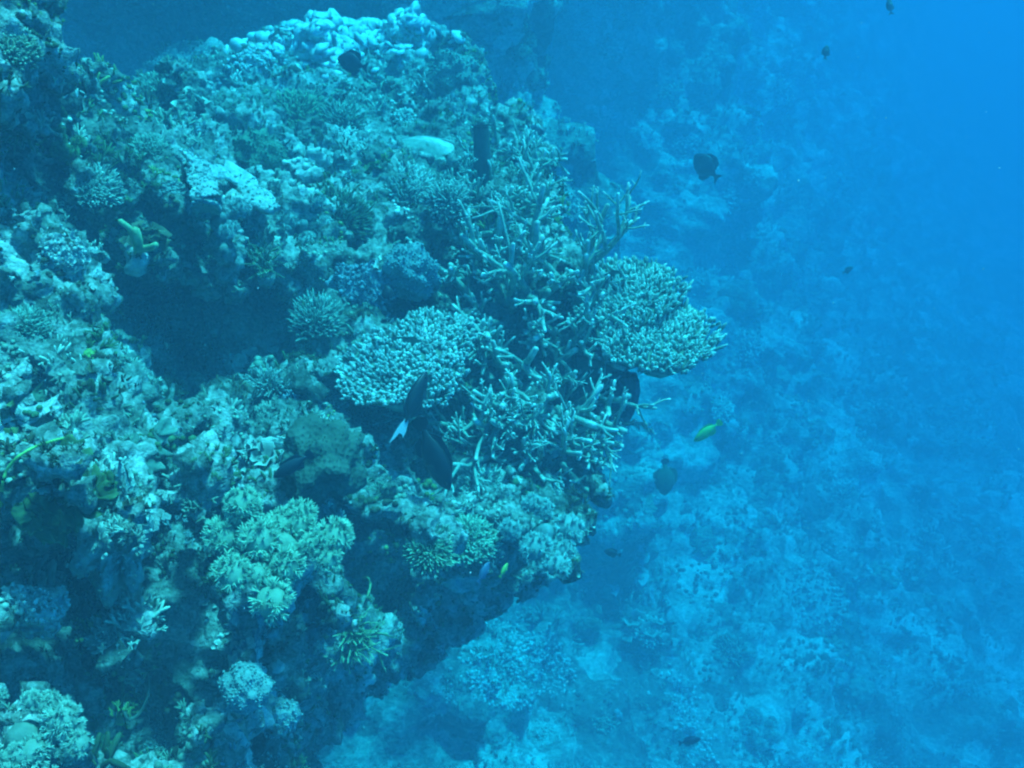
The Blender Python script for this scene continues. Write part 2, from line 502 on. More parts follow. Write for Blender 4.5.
def el_fork():
    a = Acc()
    a.add(*tube([(0, 0, -.1), (0, 0, .5)], [.16, .13], 4, False))
    a.add(*tube([(0, 0, .42), (.28, .05, .95)], [.12, .09], 4)); a.add(*tube([(0, 0, .42), (-.22, .2, 1.0)], [.12, .09], 4)); a.add(*tube([(0, 0, .42), (-.05, -.3, .9)], [.11, .08], 4))
    return np.concatenate(a.V), np.concatenate(a.T)
ELEMENTS = dict(knob=el_knob(), finger=el_finger(), tuft=el_tuft(), ruffle=el_ruffle(), fork=el_fork())

PAL = [((.05, .08, .04), 2.4), ((.10, .18, .08), 2.6), ((.18, .25, .18), 3), ((.28, .35, .26), 3.2), ((.42, .47, .38), 2.8), ((.62, .64, .56), 1.8),
       ((.20, .28, .10), 1.2), ((.19, .25, .27), 1.2), ((.10, .10, .06), 2)]
def grow_on(V, T, n, ncol, size, name, label, cat, window, maxd, mind, keep_seed, flat=0.0):
    g = np.random.default_rng(keep_seed)
    A, B, C = V[T[:, 0]], V[T[:, 1]], V[T[:, 2]]
    cr = np.cross(B - A, C - A); ar = np.linalg.norm(cr, axis=1) * .5
    cen = (A + B + C) / 3; nr = cr / (2 * ar[:, None] + 1e-12)
    x, y, d = project(cen)
    vis = (d > mind) & (d < maxd) & (x > window[0]) & (x < window[2]) & (y > window[1]) & (y < window[3])
    facing = -(nr * cen).sum(1) / np.linalg.norm(cen, axis=1)
    vis &= facing > -.35
    w = ar * vis * (.25 + np.clip(nr[:, 2] + .35, 0, 1)) / np.clip(d, .9, 30) ** 1.2
    w /= w.sum()
    def pick(k):
        f = g.choice(len(T), k, p=w); u = g.random((k, 2)); fl = u.sum(1) > 1; u[fl] = 1 - u[fl]
        return A[f] + u[:, :1] * (B - A)[f] + u[:, 1:] * (C - A)[f], nr[f]
    cc, _ = pick(ncol)
    kinds = g.choice(['none', 'knob', 'finger', 'tuft', 'ruffle', 'fork'], ncol, p=[.22, .26, .13, .17, .09, .13])
    pw = np.array([p[1] for p in PAL]); pc = np.array([p[0] for p in PAL])[g.choice(len(PAL), ncol, p=pw / pw.sum())] * g.uniform(.75, 1.3, (ncol, 1))
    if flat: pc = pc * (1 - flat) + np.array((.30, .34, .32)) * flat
    P, N = pick(n)
    own = np.empty(n, int); dd = np.empty(n)
    c32 = cc.astype(np.float32)
    for i in range(0, n, 2000):
        D = np.linalg.norm(P[i:i + 2000, None].astype(np.float32) - c32[None], axis=2); own[i:i + 2000] = D.argmin(1); dd[i:i + 2000] = D.min(1)
    csz = size * np.exp(g.normal(0, .28, ncol)); mx = np.zeros(ncol); np.maximum.at(mx, own, dd)
    prof = 1.15 - .6 * dd / (mx[own] + 1e-6)
    parts = []; off = 0
    for k, (EV, ET) in ELEMENTS.items():
        m_ = kinds[own] == k
        if not m_.any(): continue
        q = P[m_]; nn = N[m_] * .75 + np.array((0, 0, .45)) + g.normal(0, .22, (len(q), 3)); nn /= np.linalg.norm(nn, axis=1)[:, None]
        dist = np.clip((q @ FWD), 1.0, 15)
        s = csz[own[m_]] * prof[m_] * g.uniform(.6, 1.35, len(q)) * (.55 + .22 * dist)
        s *= {'knob': .9, 'finger': 1.0, 'tuft': 1.05, 'ruffle': .95, 'fork': 1.1}[k]
        colr = pc[own[m_]] * g.uniform(.72, 1.25, (len(q), 1))
        zr = np.clip((EV[:, 2] - .3) * 1.1, 0, 1)[:, None]
        Wv, Wt, Wc = scatter(EV, ET, q, rot_to(nn), s, colr, .82 + .55 * zr)
        parts.append((Wv, Wt + off, Wc)); off += len(Wv)
    me = mesh_np(name, np.concatenate([p[0] for p in parts]), np.concatenate([p[1] for p in parts]), np.concatenate([p[2] for p in parts]))
    print(name, len(me.polygons))
    o = link(name, me, M_GROW)
    return tag(o, label, cat, None, 'stuff')
grow_on(REEF_V, REEF_T, 40000, 1700, .0145, 'reef_growth', 'dense crust of tiny corals and algae covering the near reef rock', 'coral growth', (-60, -50, 680, 820), 6, .3, 5)
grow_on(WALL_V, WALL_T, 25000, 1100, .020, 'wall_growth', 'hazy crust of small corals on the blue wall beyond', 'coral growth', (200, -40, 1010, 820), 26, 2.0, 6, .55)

#@@A
# ------------------------------------------------------------------ things: corals, sponges, patches
def frame(N, spin=0.0):
    M = rot_to(np.array([N]), np.array([spin]))[0]
    return Matrix(M.tolist()).to_euler()

def thing(name, label, cat, loc, N=(0, 0, 1), spin=0.0, group=None):
    return tag(empty(name, loc, frame(np.array(N) / np.linalg.norm(N), spin)), label, cat, group)

def unit(v):
    v = np.asarray(v, float); return v / (np.linalg.norm(v) + 1e-9)

# --- branching corals
def grow(acc, rd, p, d, L, r, lvl, skin, tipc, up, kids=(2, 4), sides=6, bend=.25):
    n = 5; P = [np.array(p, float)]; dd = unit(d)
    for i in range(n - 1):
        dd = unit(dd + np.array((rd.gauss(0, bend), rd.gauss(0, bend), rd.gauss(0, bend))) * .5 + up * .12)
        P.append(P[-1] + dd * L / (n - 1))
    rad = [r * (1 - .32 * i / (n - 1)) for i in range(n)]
    rad = [q * rd.uniform(.88, 1.14) for q in rad]
    V, T = tube(P, rad, sides)
    c = np.tile(np.array(skin), (len(V), 1))
    w = np.concatenate([np.repeat(np.array([0, 0, 0, .1, 1.0]), sides), [1.0]])[:, None] * rd.choice([.35, .6, .85, 1.0]) * (1 if lvl < 2 else .7)
    c = c * (1 - w) + np.array(tipc) * w
    acc.add(V, T, c)
    if lvl > 0:
        for k in range(rd.randint(*kids)):
            i = rd.choice([1, 2, 2, 3, 3])
            ax = unit(np.cross(dd, (rd.gauss(0, 1), rd.gauss(0, 1), rd.gauss(0, 1))))
            nd = unit(unit(P[i] - P[i - 1]) * rd.uniform(.55, 1.0) + ax * rd.uniform(.6, 1.0))
            grow(acc, rd, P[i], nd, L * rd.uniform(.38, .62), rad[i] * rd.uniform(.66, .82), lvl - 1, skin, tipc, up, kids, sides, bend)
    else:
        # stubby side buds
        for k in range(rd.randint(1, 3)):
            i = rd.choice([2, 3]); ax = unit(np.cross(dd, (rd.gauss(0, 1), rd.gauss(0, 1), rd.gauss(0, 1))))
            q = P[i]; e = q + unit(ax + dd * .6) * L * .2
            V, T = tube([q, e], [rad[i] * .6, rad[i] * .42], 5)
            acc.add(V, T, np.array(skin) * .5 + np.array(tipc) * .5)

UPV = np.array((0, 0, 1.0))
def staghorn(label, roots, base_px, L, r, lvl, seed, skin, tipc, kids=(2, 4), toward=.55, upw=.5, out=.8, group=None, lift=0.0):
    """roots: sight lines where main branches spring; base_px: the colony's centre on the rock"""
    rd = random.Random(seed)
    P0, N0, d0 = seat(*base_px)
    o = tag(empty('staghorn_coral', P0), label, 'coral', group)
    for (x, y, lk) in roots:
        P, N, d = seat(x, y, REEF_B)
        cx = (x - base_px[0]) / 100; cy = (base_px[1] - y) / 100
        dr = unit(np.array(N) * .5 - unit(P) * toward + UPV * upw + RIGHT * (cx * out + rd.gauss(0, .45)) + UP * (cy * out + rd.gauss(0, .4)))
        a = Acc()
        grow(a, rd, np.array(P) - dr * .02 + dr * 0 - np.array(P0), dr, L * lk * rd.uniform(.8, 1.2), r * rd.uniform(.85, 1.15), lvl, skin, tipc, np.array((0, 0, .4)), kids)
        if lift:
            a.V = [v + (-unit(P) * lift * rd.uniform(.2, 1)) for v in a.V]
            e = np.array(P) - np.array(P0) - dr * .04
            a.add(*tube([e, e + (-unit(P) * lift) + dr * .05], [r * 1.3, r], 6), c=np.array(skin) * .8)
        a.build('branch', M_CORAL, o)
    return o

# main staghorn colony, in the middle
rd0 = random.Random(4)
roots = [(rd0.uniform(464, 600), rd0.uniform(250, 430), rd0.uniform(.55, 1.1)) for k in range(64)]
roots += [(508, 300, 1.25), (522, 296, 1.3), (535, 300, 1.1), (482, 330, 1.0), (560, 352, 1.1), (590, 330, 1.1), (470, 300, .9)]
staghorn('tangled teal staghorn coral with long pale-tipped arms at the reef edge', roots, (530, 345), .24, .0124, 2, 21, (.31, .41, .33), (.8, .84, .76), kids=(2, 4), lift=.07, upw=.1, out=.8)
roots = [(rd0.uniform(478, 592), rd0.uniform(405, 470), rd0.uniform(.75, 1.15)) for k in range(22)]
staghorn('lower staghorn coral with spiky downward arms below the tangled thicket', roots, (530, 430), .20, .009, 2, 22, (.32, .42, .34), (.8, .82, .75), upw=.0, toward=.7, out=1.2, lift=.06)
roots = [(rd0.uniform(462, 552), rd0.uniform(150, 246), rd0.uniform(.7, 1.1)) for k in range(30)]
staghorn('fine bushy staghorn thicket right of the pale disc coral', roots, (505, 205), .13, .008, 2, 23, (.32, .44, .34), (.82, .86, .78), upw=.6, toward=.5, out=.3, lift=.04)
roots = [(rd0.uniform(492, 535), rd0.uniform(138, 165), rd0.uniform(.8, 1.2)) for k in range(7)]
staghorn('small spiky staghorn coral at the top corner of the reef edge', roots, (515, 150), .12, .0075, 1, 24, (.26, .34, .26), (.85, .88, .8), upw=.9, toward=.2)

# --- table and plate corals crowded with branchlets
def finger_bed(n, rx, ry, top, h, w, skin, tipc, seed, lean=.5):
    """short tapered branchlets over an elliptic bed: top(x, y) gives the bed's height"""
    g = np.random.default_rng(seed)
    k = np.arange(n) + .5
    rr = np.sqrt(k / n); th = k * 2.399963 + g.normal(0, .12, n)
    x = rx * rr * np.cos(th) + g.normal(0, .02 * rx, n); y = ry * rr * np.sin(th) + g.normal(0, .02 * ry, n)
    wob = 1 + .07 * np.sin(3 * th + seed) + .06 * np.sin(5 * th + 2 * seed)
    x *= wob; y *= wob
    lowf = np.sin(x / rx * 4.1 + seed) * np.cos(y / ry * 3.7 + 2 * seed)
    P = np.stack([x, y, top(x, y)], 1)
    N = np.stack([x / rx * lean, y / ry * lean, np.ones(n)], 1) + g.normal(0, .22, (n, 3)); N /= np.linalg.norm(N, axis=1)[:, None]
    EV, ET = tube([(0, 0, -.25), (.03, 0, .5), (.02, .05, 1.0)], [.5, .46, .34], 5)
    S = np.stack([w * g.uniform(.8, 1.25, n)] * 2 + [h * g.uniform(.55, 1.25, n) * (1 + .3 * lowf)], 1)
    t = np.clip((EV[:, 2] - .35) / .65, 0, 1)[:, None]
    Wv, Wt, _ = scatter(EV, ET, P, rot_to(N), S, np.ones((n, 3)))
    j = g.uniform(.62, 1.15, (n, 1, 1)) * (1 - .35 * (np.sin(x / rx * 5 + 3 * seed) * np.sin(y / ry * 4.3 + seed) > .72))[:, None, None]
    c = (np.array(skin)[None, None] * (1 - t[None]) + np.array(tipc)[None, None] * t[None]) * j
    # twin tips
    EV2, ET2 = tube([(0, 0, .1), (.5, .1, .75)], [.36, .26], 4)
    W2, T2, C2 = scatter(EV2, ET2, P, rot_to(N), S, np.array(tipc)[None] * j[:, 0] * .9)
    return np.vstack([Wv, W2]), np.vstack([Wt, T2 + len(Wv)]), np.vstack([c.reshape(-1, 3), C2])

def disc(rx, ry, top, thick, seed, rings=7, seg=28, skirt=.5):
    """solid lumpy dish with a tapering underside"""
    V = []; T = []
    def ringpts(f, zf):
        th = np.arange(seg) * 2 * math.pi / seg
        wob = 1 + .07 * np.sin(3 * th + seed) + .06 * np.sin(5 * th + 2 * seed)
        x = rx * f * np.cos(th) * wob; y = ry * f * np.sin(th) * wob
        return np.stack([x, y, zf(x, y)], 1)
    fs = list(np.linspace(.02, 1, rings))
    for f in fs: V.append(ringpts(f, top))
    V.append(ringpts(1.0, lambda x, y: top(x, y) - thick))
    for f in (.75, .45, .2): V.append(ringpts(f, lambda x, y, f=f: top(x, y) - thick * 1.2 - (1 - f) ** 1.3 * skirt * rx))
    n = len(V); V = np.concatenate(V)
    for i in range(n - 1):
        for k in range(seg):
            a, b = i * seg + k, i * seg + (k + 1) % seg
            T += [(a, a + seg, b), (b, a + seg, b + seg)]
    T += [(0, k + 1, k) for k in range(1, seg - 1)]
    e = (n - 1) * seg; T += [(e, e + k, e + k + 1) for k in range(1, seg - 1)]
    return V, np.array(T)

def bed_coral(name, label, P, N, tiers, spin=0.0, stalk_to=None, skin=(.22, .30, .22), tipc=(.72, .78, .68)):
    """tiers: (dx, dy, dz, rx, ry, n, h, w, tilt x, tilt y) in metres, in the frame of N"""
    o = thing(name, label, 'coral', P, N, spin)
    for i, (dx, dy, dz, rx, ry, n, h, w, tx, ty) in enumerate(tiers):
        top = lambda x, y: .18 * (np.hypot(x / rx, y / ry) ** 2) * -.12 * rx + .10 * rx * np.sin(x / rx * 3.1 + i) * np.cos(y / ry * 2.6 + i) + .03 * rx * np.sin(x / rx * 9) * np.sin(y / ry * 8)
        a = Acc(); a.add(*disc(rx * .9, ry * .9, top, .016, i + 1), c=np.array(skin) * .8)
        pl = a.build('plate', M_CORAL, o); pl.location = (dx, dy, dz); pl.rotation_euler = (tx, ty, 0)
        a = Acc(); a.add(*finger_bed(n, rx, ry, top, h, w, skin, tipc, i + 3)[:2], c=finger_bed(n, rx, ry, top, h, w, skin, tipc, i + 3)[2])
        b = a.build('branchlets', M_CORAL, pl); tag(b, kind='stuff')
    if stalk_to is not None:
        inv = Matrix.LocRotScale(o.location, o.rotation_euler, None).inverted()
        q = np.array(inv @ Vector(stalk_to)); a = Acc()
        a.add(*tube([q, q * .6 + np.array((0, 0, -.02)), q * .2 + np.array((0, 0, -.03)), (0, 0, -.02)], [.05, .045, .06, .10], 9, False), c=np.array(skin) * .6)
        a.build('stalk', M_CORAL, o)
    return o

toC = lambda P: -unit(np.array(P))
P = at(655, 332, 3.0); Ps = seat(585, 372)[0]
Nt = unit(UPV * 1.0 + toC(P) * .55 + RIGHT * .18)
upc = unit(UP)
bed_coral('table_coral', 'large table coral crowded with pale fingers jutting out over blue water', P, Nt,
          [(0, 0, 0, .182, .185, 1000, .020, .0095, 0, 0)], stalk_to=Ps, tipc=(.66, .75, .64))
P2 = at(626, 292, 3.10)
bed_coral('table_coral', 'smaller table coral shelf directly above the large jutting one', P2, unit(UPV + toC(P2) * .55 + RIGHT * .05),
          [(0, 0, 0, .168, .17, 800, .021, .0095, .12, 0)], stalk_to=seat(580, 320)[0], tipc=(.62, .71, .61))
P3 = at(606, 326, 3.06)
bed_coral('table_coral', 'small lobe of finger-packed coral wedged left between the two table shelves', P3, unit(UPV + toC(P3) * .7 - RIGHT * .1),
          [(0, 0, 0, .085, .085, 260, .021, .0095, 0, 0)], stalk_to=seat(580, 340)[0], tipc=(.60, .69, .59))
# cushion coral with two lobes in the middle of the reef
P, N, d = seat(404, 368)
P = at(400, 368, 2.52)
bed_coral('plate_coral', 'rounded pale plate coral of densely packed fingers in the reef centre', P, unit(UPV * .75 + toC(P) * .75 - RIGHT * .1),
          [(0, 0, 0, .165, .125, 850, .015, .0098, 0, 0)], stalk_to=seat(404, 372)[0], tipc=(.60, .68, .62))
P = at(432, 336, 2.66)
bed_coral('plate_coral', 'smaller finger-packed plate coral tucked behind the rounded pale one', P, unit(UPV * .8 + toC(P) * .7 + RIGHT * .2),
          [(0, 0, 0, .115, .08, 380, .015, .0098, 0, 0)], stalk_to=seat(432, 345)[0], tipc=(.56, .66, .58))

# --- heads of several kinds, each seated on the rock
def dome(rx, ry, rz, seed, lump_=.12, sub=3, freq=3.0):
    V, T = ICO[sub]
    off = Vector((seed * 3.7, seed * 1.3, 0))
    k = np.array([noise.fractal(Vector(v) * freq * .5 + off, 1.0, 2.0, 3) for v in V.tolist()])
    return V * (1 + lump_ * k[:, None]) * np.array((rx, ry, rz)), T

def unit_rows(v): return v / (np.linalg.norm(v, axis=1)[:, None] + 1e-9)

def head(kind, label, px, py, wpx, hpx=None, color=(.3, .36, .28), tip=None, seed=None, name=None, group=None, upw=.6, seatp=None, cat='coral', turf=None):
    seed = seed if seed is not None else int(px * 7 + py)
    rd = random.Random(seed); g = np.random.default_rng(seed)
    P, N, d = seatp or seat(px, py)
    if seatp is None: P = P - Vector(N) * px2m(hpx or wpx, d) * .10
    r = px2m(wpx, d) / 2; h = px2m(hpx or wpx, d) / 2
    N = unit(np.array(N) * .6 + UPV * upw + toC(P) * .25)
    color = np.array(color) * .88; tip = (np.array(tip) * .6 + color * .4) if tip is not None else np.clip(color * 1.5, 0, .85)
    o = thing(name or {'cauliflower': 'cauliflower_coral', 'finger': 'finger_coral', 'boulder': 'boulder_coral', 'soft': 'soft_coral', 'leaf': 'leaf_coral', 'fern': 'fern_coral'}[kind],
              label, cat, P, N, rd.uniform(0, 6), group)
    if kind == 'boulder':
        V, T = dome(r, r * rd.uniform(.8, 1.1), h, seed % 97, .34, 4, 4.5); a = Acc(); a.add(V, T, c=color); a.build('colony', M_BOULDER, o)
        if wpx > 30:
            k = g.choice(len(V), int(min(len(V) * .95, wpx * 12)), replace=False); EV, ET = ELEMENTS['knob' if turf is None else turf]
            nn = unit_rows(V[k] + g.normal(0, .3 * r, (len(k), 3)))
            a = Acc(); a.add(*scatter(EV, ET, V[k] * .985, rot_to(nn), np.maximum(px2m(2.8, d), r * .055) * g.uniform(.5, 1.3, len(k)), color * g.uniform(.75, 1.3, (len(k), 1))))
            tag(a.build('algae_turf', M_GROW, o), kind='stuff')
    elif kind in ('cauliflower', 'finger'):
        a = Acc(); a.add(*dome(r * .8, r * .8, h * .55, seed % 89, .2, 2), c=color * .7); a.build('base', M_CORAL, o)
        n = int(np.clip((wpx / 2.9) ** 2 * .9, 40, 420))
        top = lambda x, y: h * .52 * np.sqrt(np.clip(1 - (np.hypot(x, y) / (r * .82)) ** 2, 0, 1)) - .1 * h
        if kind == 'cauliflower': hh, ww = h * .30, max(px2m(2.9, d), r * .06)
        else: hh, ww = h * .45, max(px2m(2.2, d), r * .045)
        V, T, C = finger_bed(n, r * .85, r * .85, top, hh, ww, color, tip, seed % 101, lean=1.1)
        a = Acc(); a.add(V, T, C); tag(a.build('branchlets', M_CORAL, o), kind='stuff')
    elif kind == 'soft':
        nl = rd.randint(5, 8) + (8 if wpx > 90 else 0)
        a = Acc(); a.add(*tube([(0, 0, -.3 * h), (0, 0, .2 * h), (0.05 * r, 0, .6 * h)], [r * .4, r * .3, r * .2], 9), c=color * .8); a.build('stalk', M_CORAL, o)
        for k in range(nl):
            t = k * 2.4 + rd.random(); f = r * rd.uniform(.3, .95)
            cpos = np.array((math.cos(t) * f, math.sin(t) * f, h * rd.uniform(.3, .8)))
            lr = r * rd.uniform(.22, .42) * (.75 if wpx > 90 else 1)
            V, T = ICO[2]; a = Acc(); a.add(V * lr * np.array((.8, .8, .7)), T, c=color * .85)
            m_ = 70; dirs = g.normal(0, 1, (m_, 3)); dirs /= np.linalg.norm(dirs, axis=1)[:, None]; dirs[:, 2] = np.abs(dirs[:, 2]) * 1.0 - .25
            dirs /= np.linalg.norm(dirs, axis=1)[:, None]
            EV, ET = ELEMENTS['tuft']
            zr = np.clip(EV[:, 2], 0, 1)[:, None]
            Wv, Wt, Wc = scatter(EV, ET, dirs * lr * .72, rot_to(dirs), max(lr * .34, px2m(3, d)) * g.uniform(.5, 1.4, m_), np.tile(color, (m_, 1)), 1 + zr * (tip / color - 1)[None].mean())
            a.add(Wv, Wt, Wc)
            b = a.build('lobe', M_CORAL, o); b.location = cpos
    elif kind == 'fern':
        for k in range(int(14 + wpx / 4)):
            t = k * 2.4; sp = rd.uniform(.2, 1.25)
            dr = unit((math.cos(t) * sp, math.sin(t) * sp, 1.0))
            a = Acc(); grow(a, rd, (0, 0, 0), dr, h * rd.uniform(1.1, 1.7), max(px2m(1.35, d), r * .05), 1, color, tip, np.zeros(3), (2, 4), 4, .18)
            a.build('branch', M_CORAL, o)
    elif kind == 'leaf':
        big = wpx > 90
        for k in range(rd.randint(9, 13) * (3 if big else 1)):
            a = Acc(); V, T, C = leaf(r * rd.uniform(.3, .5) * (.55 if big else 1), h * rd.uniform(.4, .7) * (.6 if big else 1), seed + k, color * rd.uniform(.6, 1.0), tip * .85)
            a.add(V, T, C); b = a.build('leaf', M_CORAL, o)
            b.rotation_euler = (rd.uniform(-.9, -.2), rd.uniform(-.35, .35), rd.uniform(-1.2, 1.2) + k * 1.4); b.location = (rd.uniform(-.8, .8) * r, rd.uniform(-.8, .8) * r, -.1 * h)
    return o

def leaf(w, l, seed, color, tip, nu=15, nv=9, thick=.006):
    """a ruffled plate of some thickness growing along +y"""
    U, W = np.meshgrid(np.linspace(-1, 1, nu), np.linspace(0, 1, nv), indexing='ij')
    rim = 1 + .12 * np.sin(U * 6 + seed) + .07 * np.sin(U * 13 + seed * 2)
    X = U * w * (.3 + .7 * np.sin(W * 1.45)); Y = W * l * 1.3 * rim * (1 - .25 * U ** 2)
    Z = .16 * l * np.sin(U * 4 + seed) * W + .12 * l * W ** 2 + .05 * l * np.sin(W * 9 + U * 5)
    top = np.stack([X, Y, Z], -1).reshape(-1, 3); bot = top - np.array((0, 0, thick))
    i = np.arange(nu * nv).reshape(nu, nv); q = np.stack([i[:-1, :-1], i[1:, :-1], i[1:, 1:], i[:-1, 1:]], -1).reshape(-1, 4)
    T = np.concatenate([q[:, [0, 1, 2]], q[:, [0, 2, 3]]]); m = nu * nv
    ring = list(i[0, :]) + list(i[1:, -1]) + list(i[-1, -2::-1]) + list(i[-2:0:-1, 0]); E = []
    for a_, b_ in zip(ring, ring[1:] + ring[:1]): E += [(a_, b_, a_ + m), (b_, b_ + m, a_ + m)]
    wgt = np.clip((W - .8) / .2, 0, 1).reshape(-1, 1)
    C = np.array(color) * (1 - wgt) + np.array(tip) * wgt
    return np.vstack([top, bot]), np.vstack([T, T[:, ::-1] + m, np.array(E)]), np.vstack([C, C * .8])

def mat_boulder(name, scale=120):
    m = mat_pigment(name, nscale=30, lo=.65, hi=1.25)
    nt = m.node_tree; b = nt.nodes['Principled BSDF']
    bump(nt, b, scale, .005, .6, 'VORONOI')
    return m
M_BOULDER = mat_boulder('boulder_skin')

def crust(label, px, py, wpx, hpx, mat, thick=.012, seed=1, name='crust', cat='coral', which=None, color=(.5, .5, .45), rough=.3, rot=0.0, turf=True, dist=None):
    """a low uneven cushion half sunk into the rock, so that its edge follows the rock's own lumps"""
    P, N, d = seat(px, py, which or REEF_B)
    if dist: P = at(px, py, dist); N = toC(P); d = dist
    N = unit(np.array(N) * .7 + UPV * .3 + toC(P) * .5)
    u = unit(RIGHT - N * np.dot(RIGHT, N)); v = np.cross(N, u)
    rx = px2m(wpx, d) / 2; ry = px2m(hpx, d) / 2 / max(.4, float(np.dot(N, toC(P))))
    V, T = ICO[4]; off = Vector((seed * 5.1, seed * 2.3, 0))
    k = np.array([noise.fractal(Vector(q) * 1.6 + off, 1.0, 2.0, 3) for q in V.tolist()]) * rough * 1.3
    k2 = np.array([noise.fractal(Vector(q) * 6 + off, .8, 2.0, 3) for q in V.tolist()])
    th = thick + .07 * min(rx, ry)
    a_, b_ = V[:, 0] * rx * (1 + k), V[:, 1] * ry * (1 + k)
    x = a_ * math.cos(rot) - b_ * math.sin(rot); y = a_ * math.sin(rot) + b_ * math.cos(rot)
    z = V[:, 2] * th * (1 + .5 * k) + k2 * th * .35
    if not turf: z = z - th * .62 + .5 * th * k   # sand lies in the dips
    W = u[None] * x[:, None] + v[None] * y[:, None] + N[None] * z[:, None]
    me = mesh_np(name, W, T, np.tile(np.array(color if color is not None else (.5, .5, .45)), (len(V), 1)))
    o = link(name, me, mat); o.location = P
    if not turf: return tag(o, label, cat)
    g = np.random.default_rng(seed + 40); up_ = np.where(V[:, 2] > .05)[0]
    nk = int(min(len(up_), 500 if turf else 120)); kk = g.choice(up_, nk, replace=False)
    a = Acc(); sz = px2m(3.6, d) * g.uniform(.5, 1.7, nk); cb = np.array(color if color is not None else (.5, .5, .45))
    for nm, sel in (('knob', slice(0, nk // 2)), ('tuft', slice(nk // 2, nk * 3 // 4)), ('ruffle', slice(nk * 3 // 4, nk))):
        EV, ET = ELEMENTS[nm]; k_ = kk[sel]
        a.add(*scatter(EV, ET, W[k_], rot_to(unit_rows(N[None] + g.normal(0, .4, (len(k_), 3)))), sz[sel], cb * g.uniform(.7, 1.3, (len(k_), 1))))
    tag(a.build('algae_turf', M_GROW, o), kind='stuff')
    return tag(o, label, cat)

PALE = (.50, .54, .47); GREEN = (.16, .27, .12); TEAL = (.22, .32, .25); OLIVE = (.12, .17, .08); CREAM = (.52, .50, .38); BLUISH = (.22, .28, .31); YEL = (.36, .44, .12)
H = head
# upper left and top of the reef
H('cauliflower', 'round knobby coral on the crest left of the dark hollow', 155, 92, 46, 40, TEAL)
H('cauliflower', 'bright bumpy coral high on the leftmost rock', 14, 48, 54, 46, (.32, .38, .26))
H('fern', 'bushy pale coral drooping from the left rock above its dark hollow', 22, 138, 46, 30, GREEN, PALE)
H('finger', 'flat pale rosette coral below the crest at far left', 97, 187, 56, 26, (.3, .4, .32), (.62, .7, .6))
H('soft', 'feathery green soft coral on the slope under the crest', 66, 150, 42, 30, GREEN)
H('cauliflower', 'bumpy teal coral left of the draping pale plate', 150, 150, 44, 34, TEAL)
H('boulder', 'smooth dark green boulder coral right of the draping pale plate', 258, 158, 50, 62, (.12, .22, .15))
H('cauliflower', 'low bushy coral on the crest under the pale lens-flare streak', 292, 118, 70, 44, (.2, .32, .2))
H('boulder', 'dim rounded coral head near the top middle of the crest', 455, 78, 54, 56, (.2, .28, .24))
H('cauliflower', 'small pale coral lump left of the pale disc', 405, 118, 26, 20, PALE)
H('finger', 'tuft of stubby coral on the crest below the triangular dark fish', 345, 118, 44, 34, TEAL)
# knobbly thicket
H('cauliflower', 'lumpy pale-knobbed coral below the pale disc', 408, 196, 66, 60, (.28, .38, .30), (.66, .76, .68))
H('cauliflower', 'knobby coral directly left of the fine staghorn thicket', 448, 206, 50, 50, (.26, .36, .28), (.6, .7, .62))
H('finger', 'dense dark bushy coral above the blue brain coral', 342, 222, 64, 48, (.12, .2, .13))
H('soft', 'pale fluffy soft coral beneath the tip of the draping plate', 302, 232, 56, 66, (.30, .40, .36), (.62, .72, .68))
H('soft', 'pale lacy soft coral hanging below the draping plate', 222, 222, 48, 40, (.30, .40, .38), (.62, .72, .7))
H('boulder', 'round blue-green brain coral behind the pale plate coral', 412, 270, 54, 58, (.20, .30, .30))
crust('bluish encrusting coral sheet left of the round brain coral', 362, 286, 62, 44, M_BOULDER, .025, 3, 'encrusting_coral', 'coral', None, BLUISH)
H('finger', 'ragged pale coral patch left of the pale plate coral', 318, 320, 54, 44, (.24, .34, .28))
H('cauliflower', 'bumpy coral clump on the ledge above the dark cave', 205, 256, 60, 36, (.2, .3, .2), (.55, .66, .52))
H('fern', 'shrubby coral between the cave and the small hollow', 262, 268, 40, 34, GREEN, PALE)
# left middle
crust('smooth pale patch of dead coral beside the left rim of the cave', 62, 256, 42, 34, M_SAND, .03, 4, 'dead_coral', 'coral')
H('leaf', 'ridged pale leaf coral on the left lip of the cave', 98, 334, 62, 60, (.36, .46, .40), (.62, .7, .62))
H('boulder', 'small bright green round coral beside the ridged leaf coral', 90, 356, 13, 13, (.28, .45, .12))
H('boulder', 'low finely bumpy coral mound at the left border', 44, 402, 92, 52, (.14, .23, .16))
H('cauliflower', 'knobby coral at the left border above the bumpy mound', 26, 330, 56, 44, TEAL)
H('soft', 'fuzzy pale coral row along the lower rim of the cave', 205, 398, 62, 30, (.28, .4, .3), (.6, .7, .58))
H('fern', 'pale twiggy coral right of the cave floor', 268, 388, 50, 34, (.3, .4, .34), (.68, .76, .7))
H('cauliflower', 'pale crinkled coral clump above the dark rounded mound', 330, 398, 40, 34, (.3, .42, .36), (.66, .76, .7))
H('leaf', 'thin frilled coral sheets below the bumpy mound at left', 150, 450, 70, 50, (.18, .28, .22), (.4, .5, .4))
H('soft', 'pale blue-white coral crumbs left of the dark rounded mound', 236, 462, 50, 36, (.4, .46, .5), (.72, .76, .76))
H('leaf', 'brown-green leafy coral with bright yellow-green rims at the left border', 50, 486, 118, 92, (.07, .12, .05), (.16, .27, .11), name='leaf_coral')
H('boulder', 'big dark rounded mound overgrown with algae left of the dark fish', 322, 464, 86, 72, (.08, .13, .10), turf='fork')
H('cauliflower', 'pale bumpy coral on the slope right of the dark fish', 482, 486, 54, 40, (.32, .44, .36), (.68, .76, .66))
H('soft', 'broad pale fluffy soft coral on the lower reef edge', 545, 538, 78, 56, (.34, .46, .42), (.7, .78, .74))
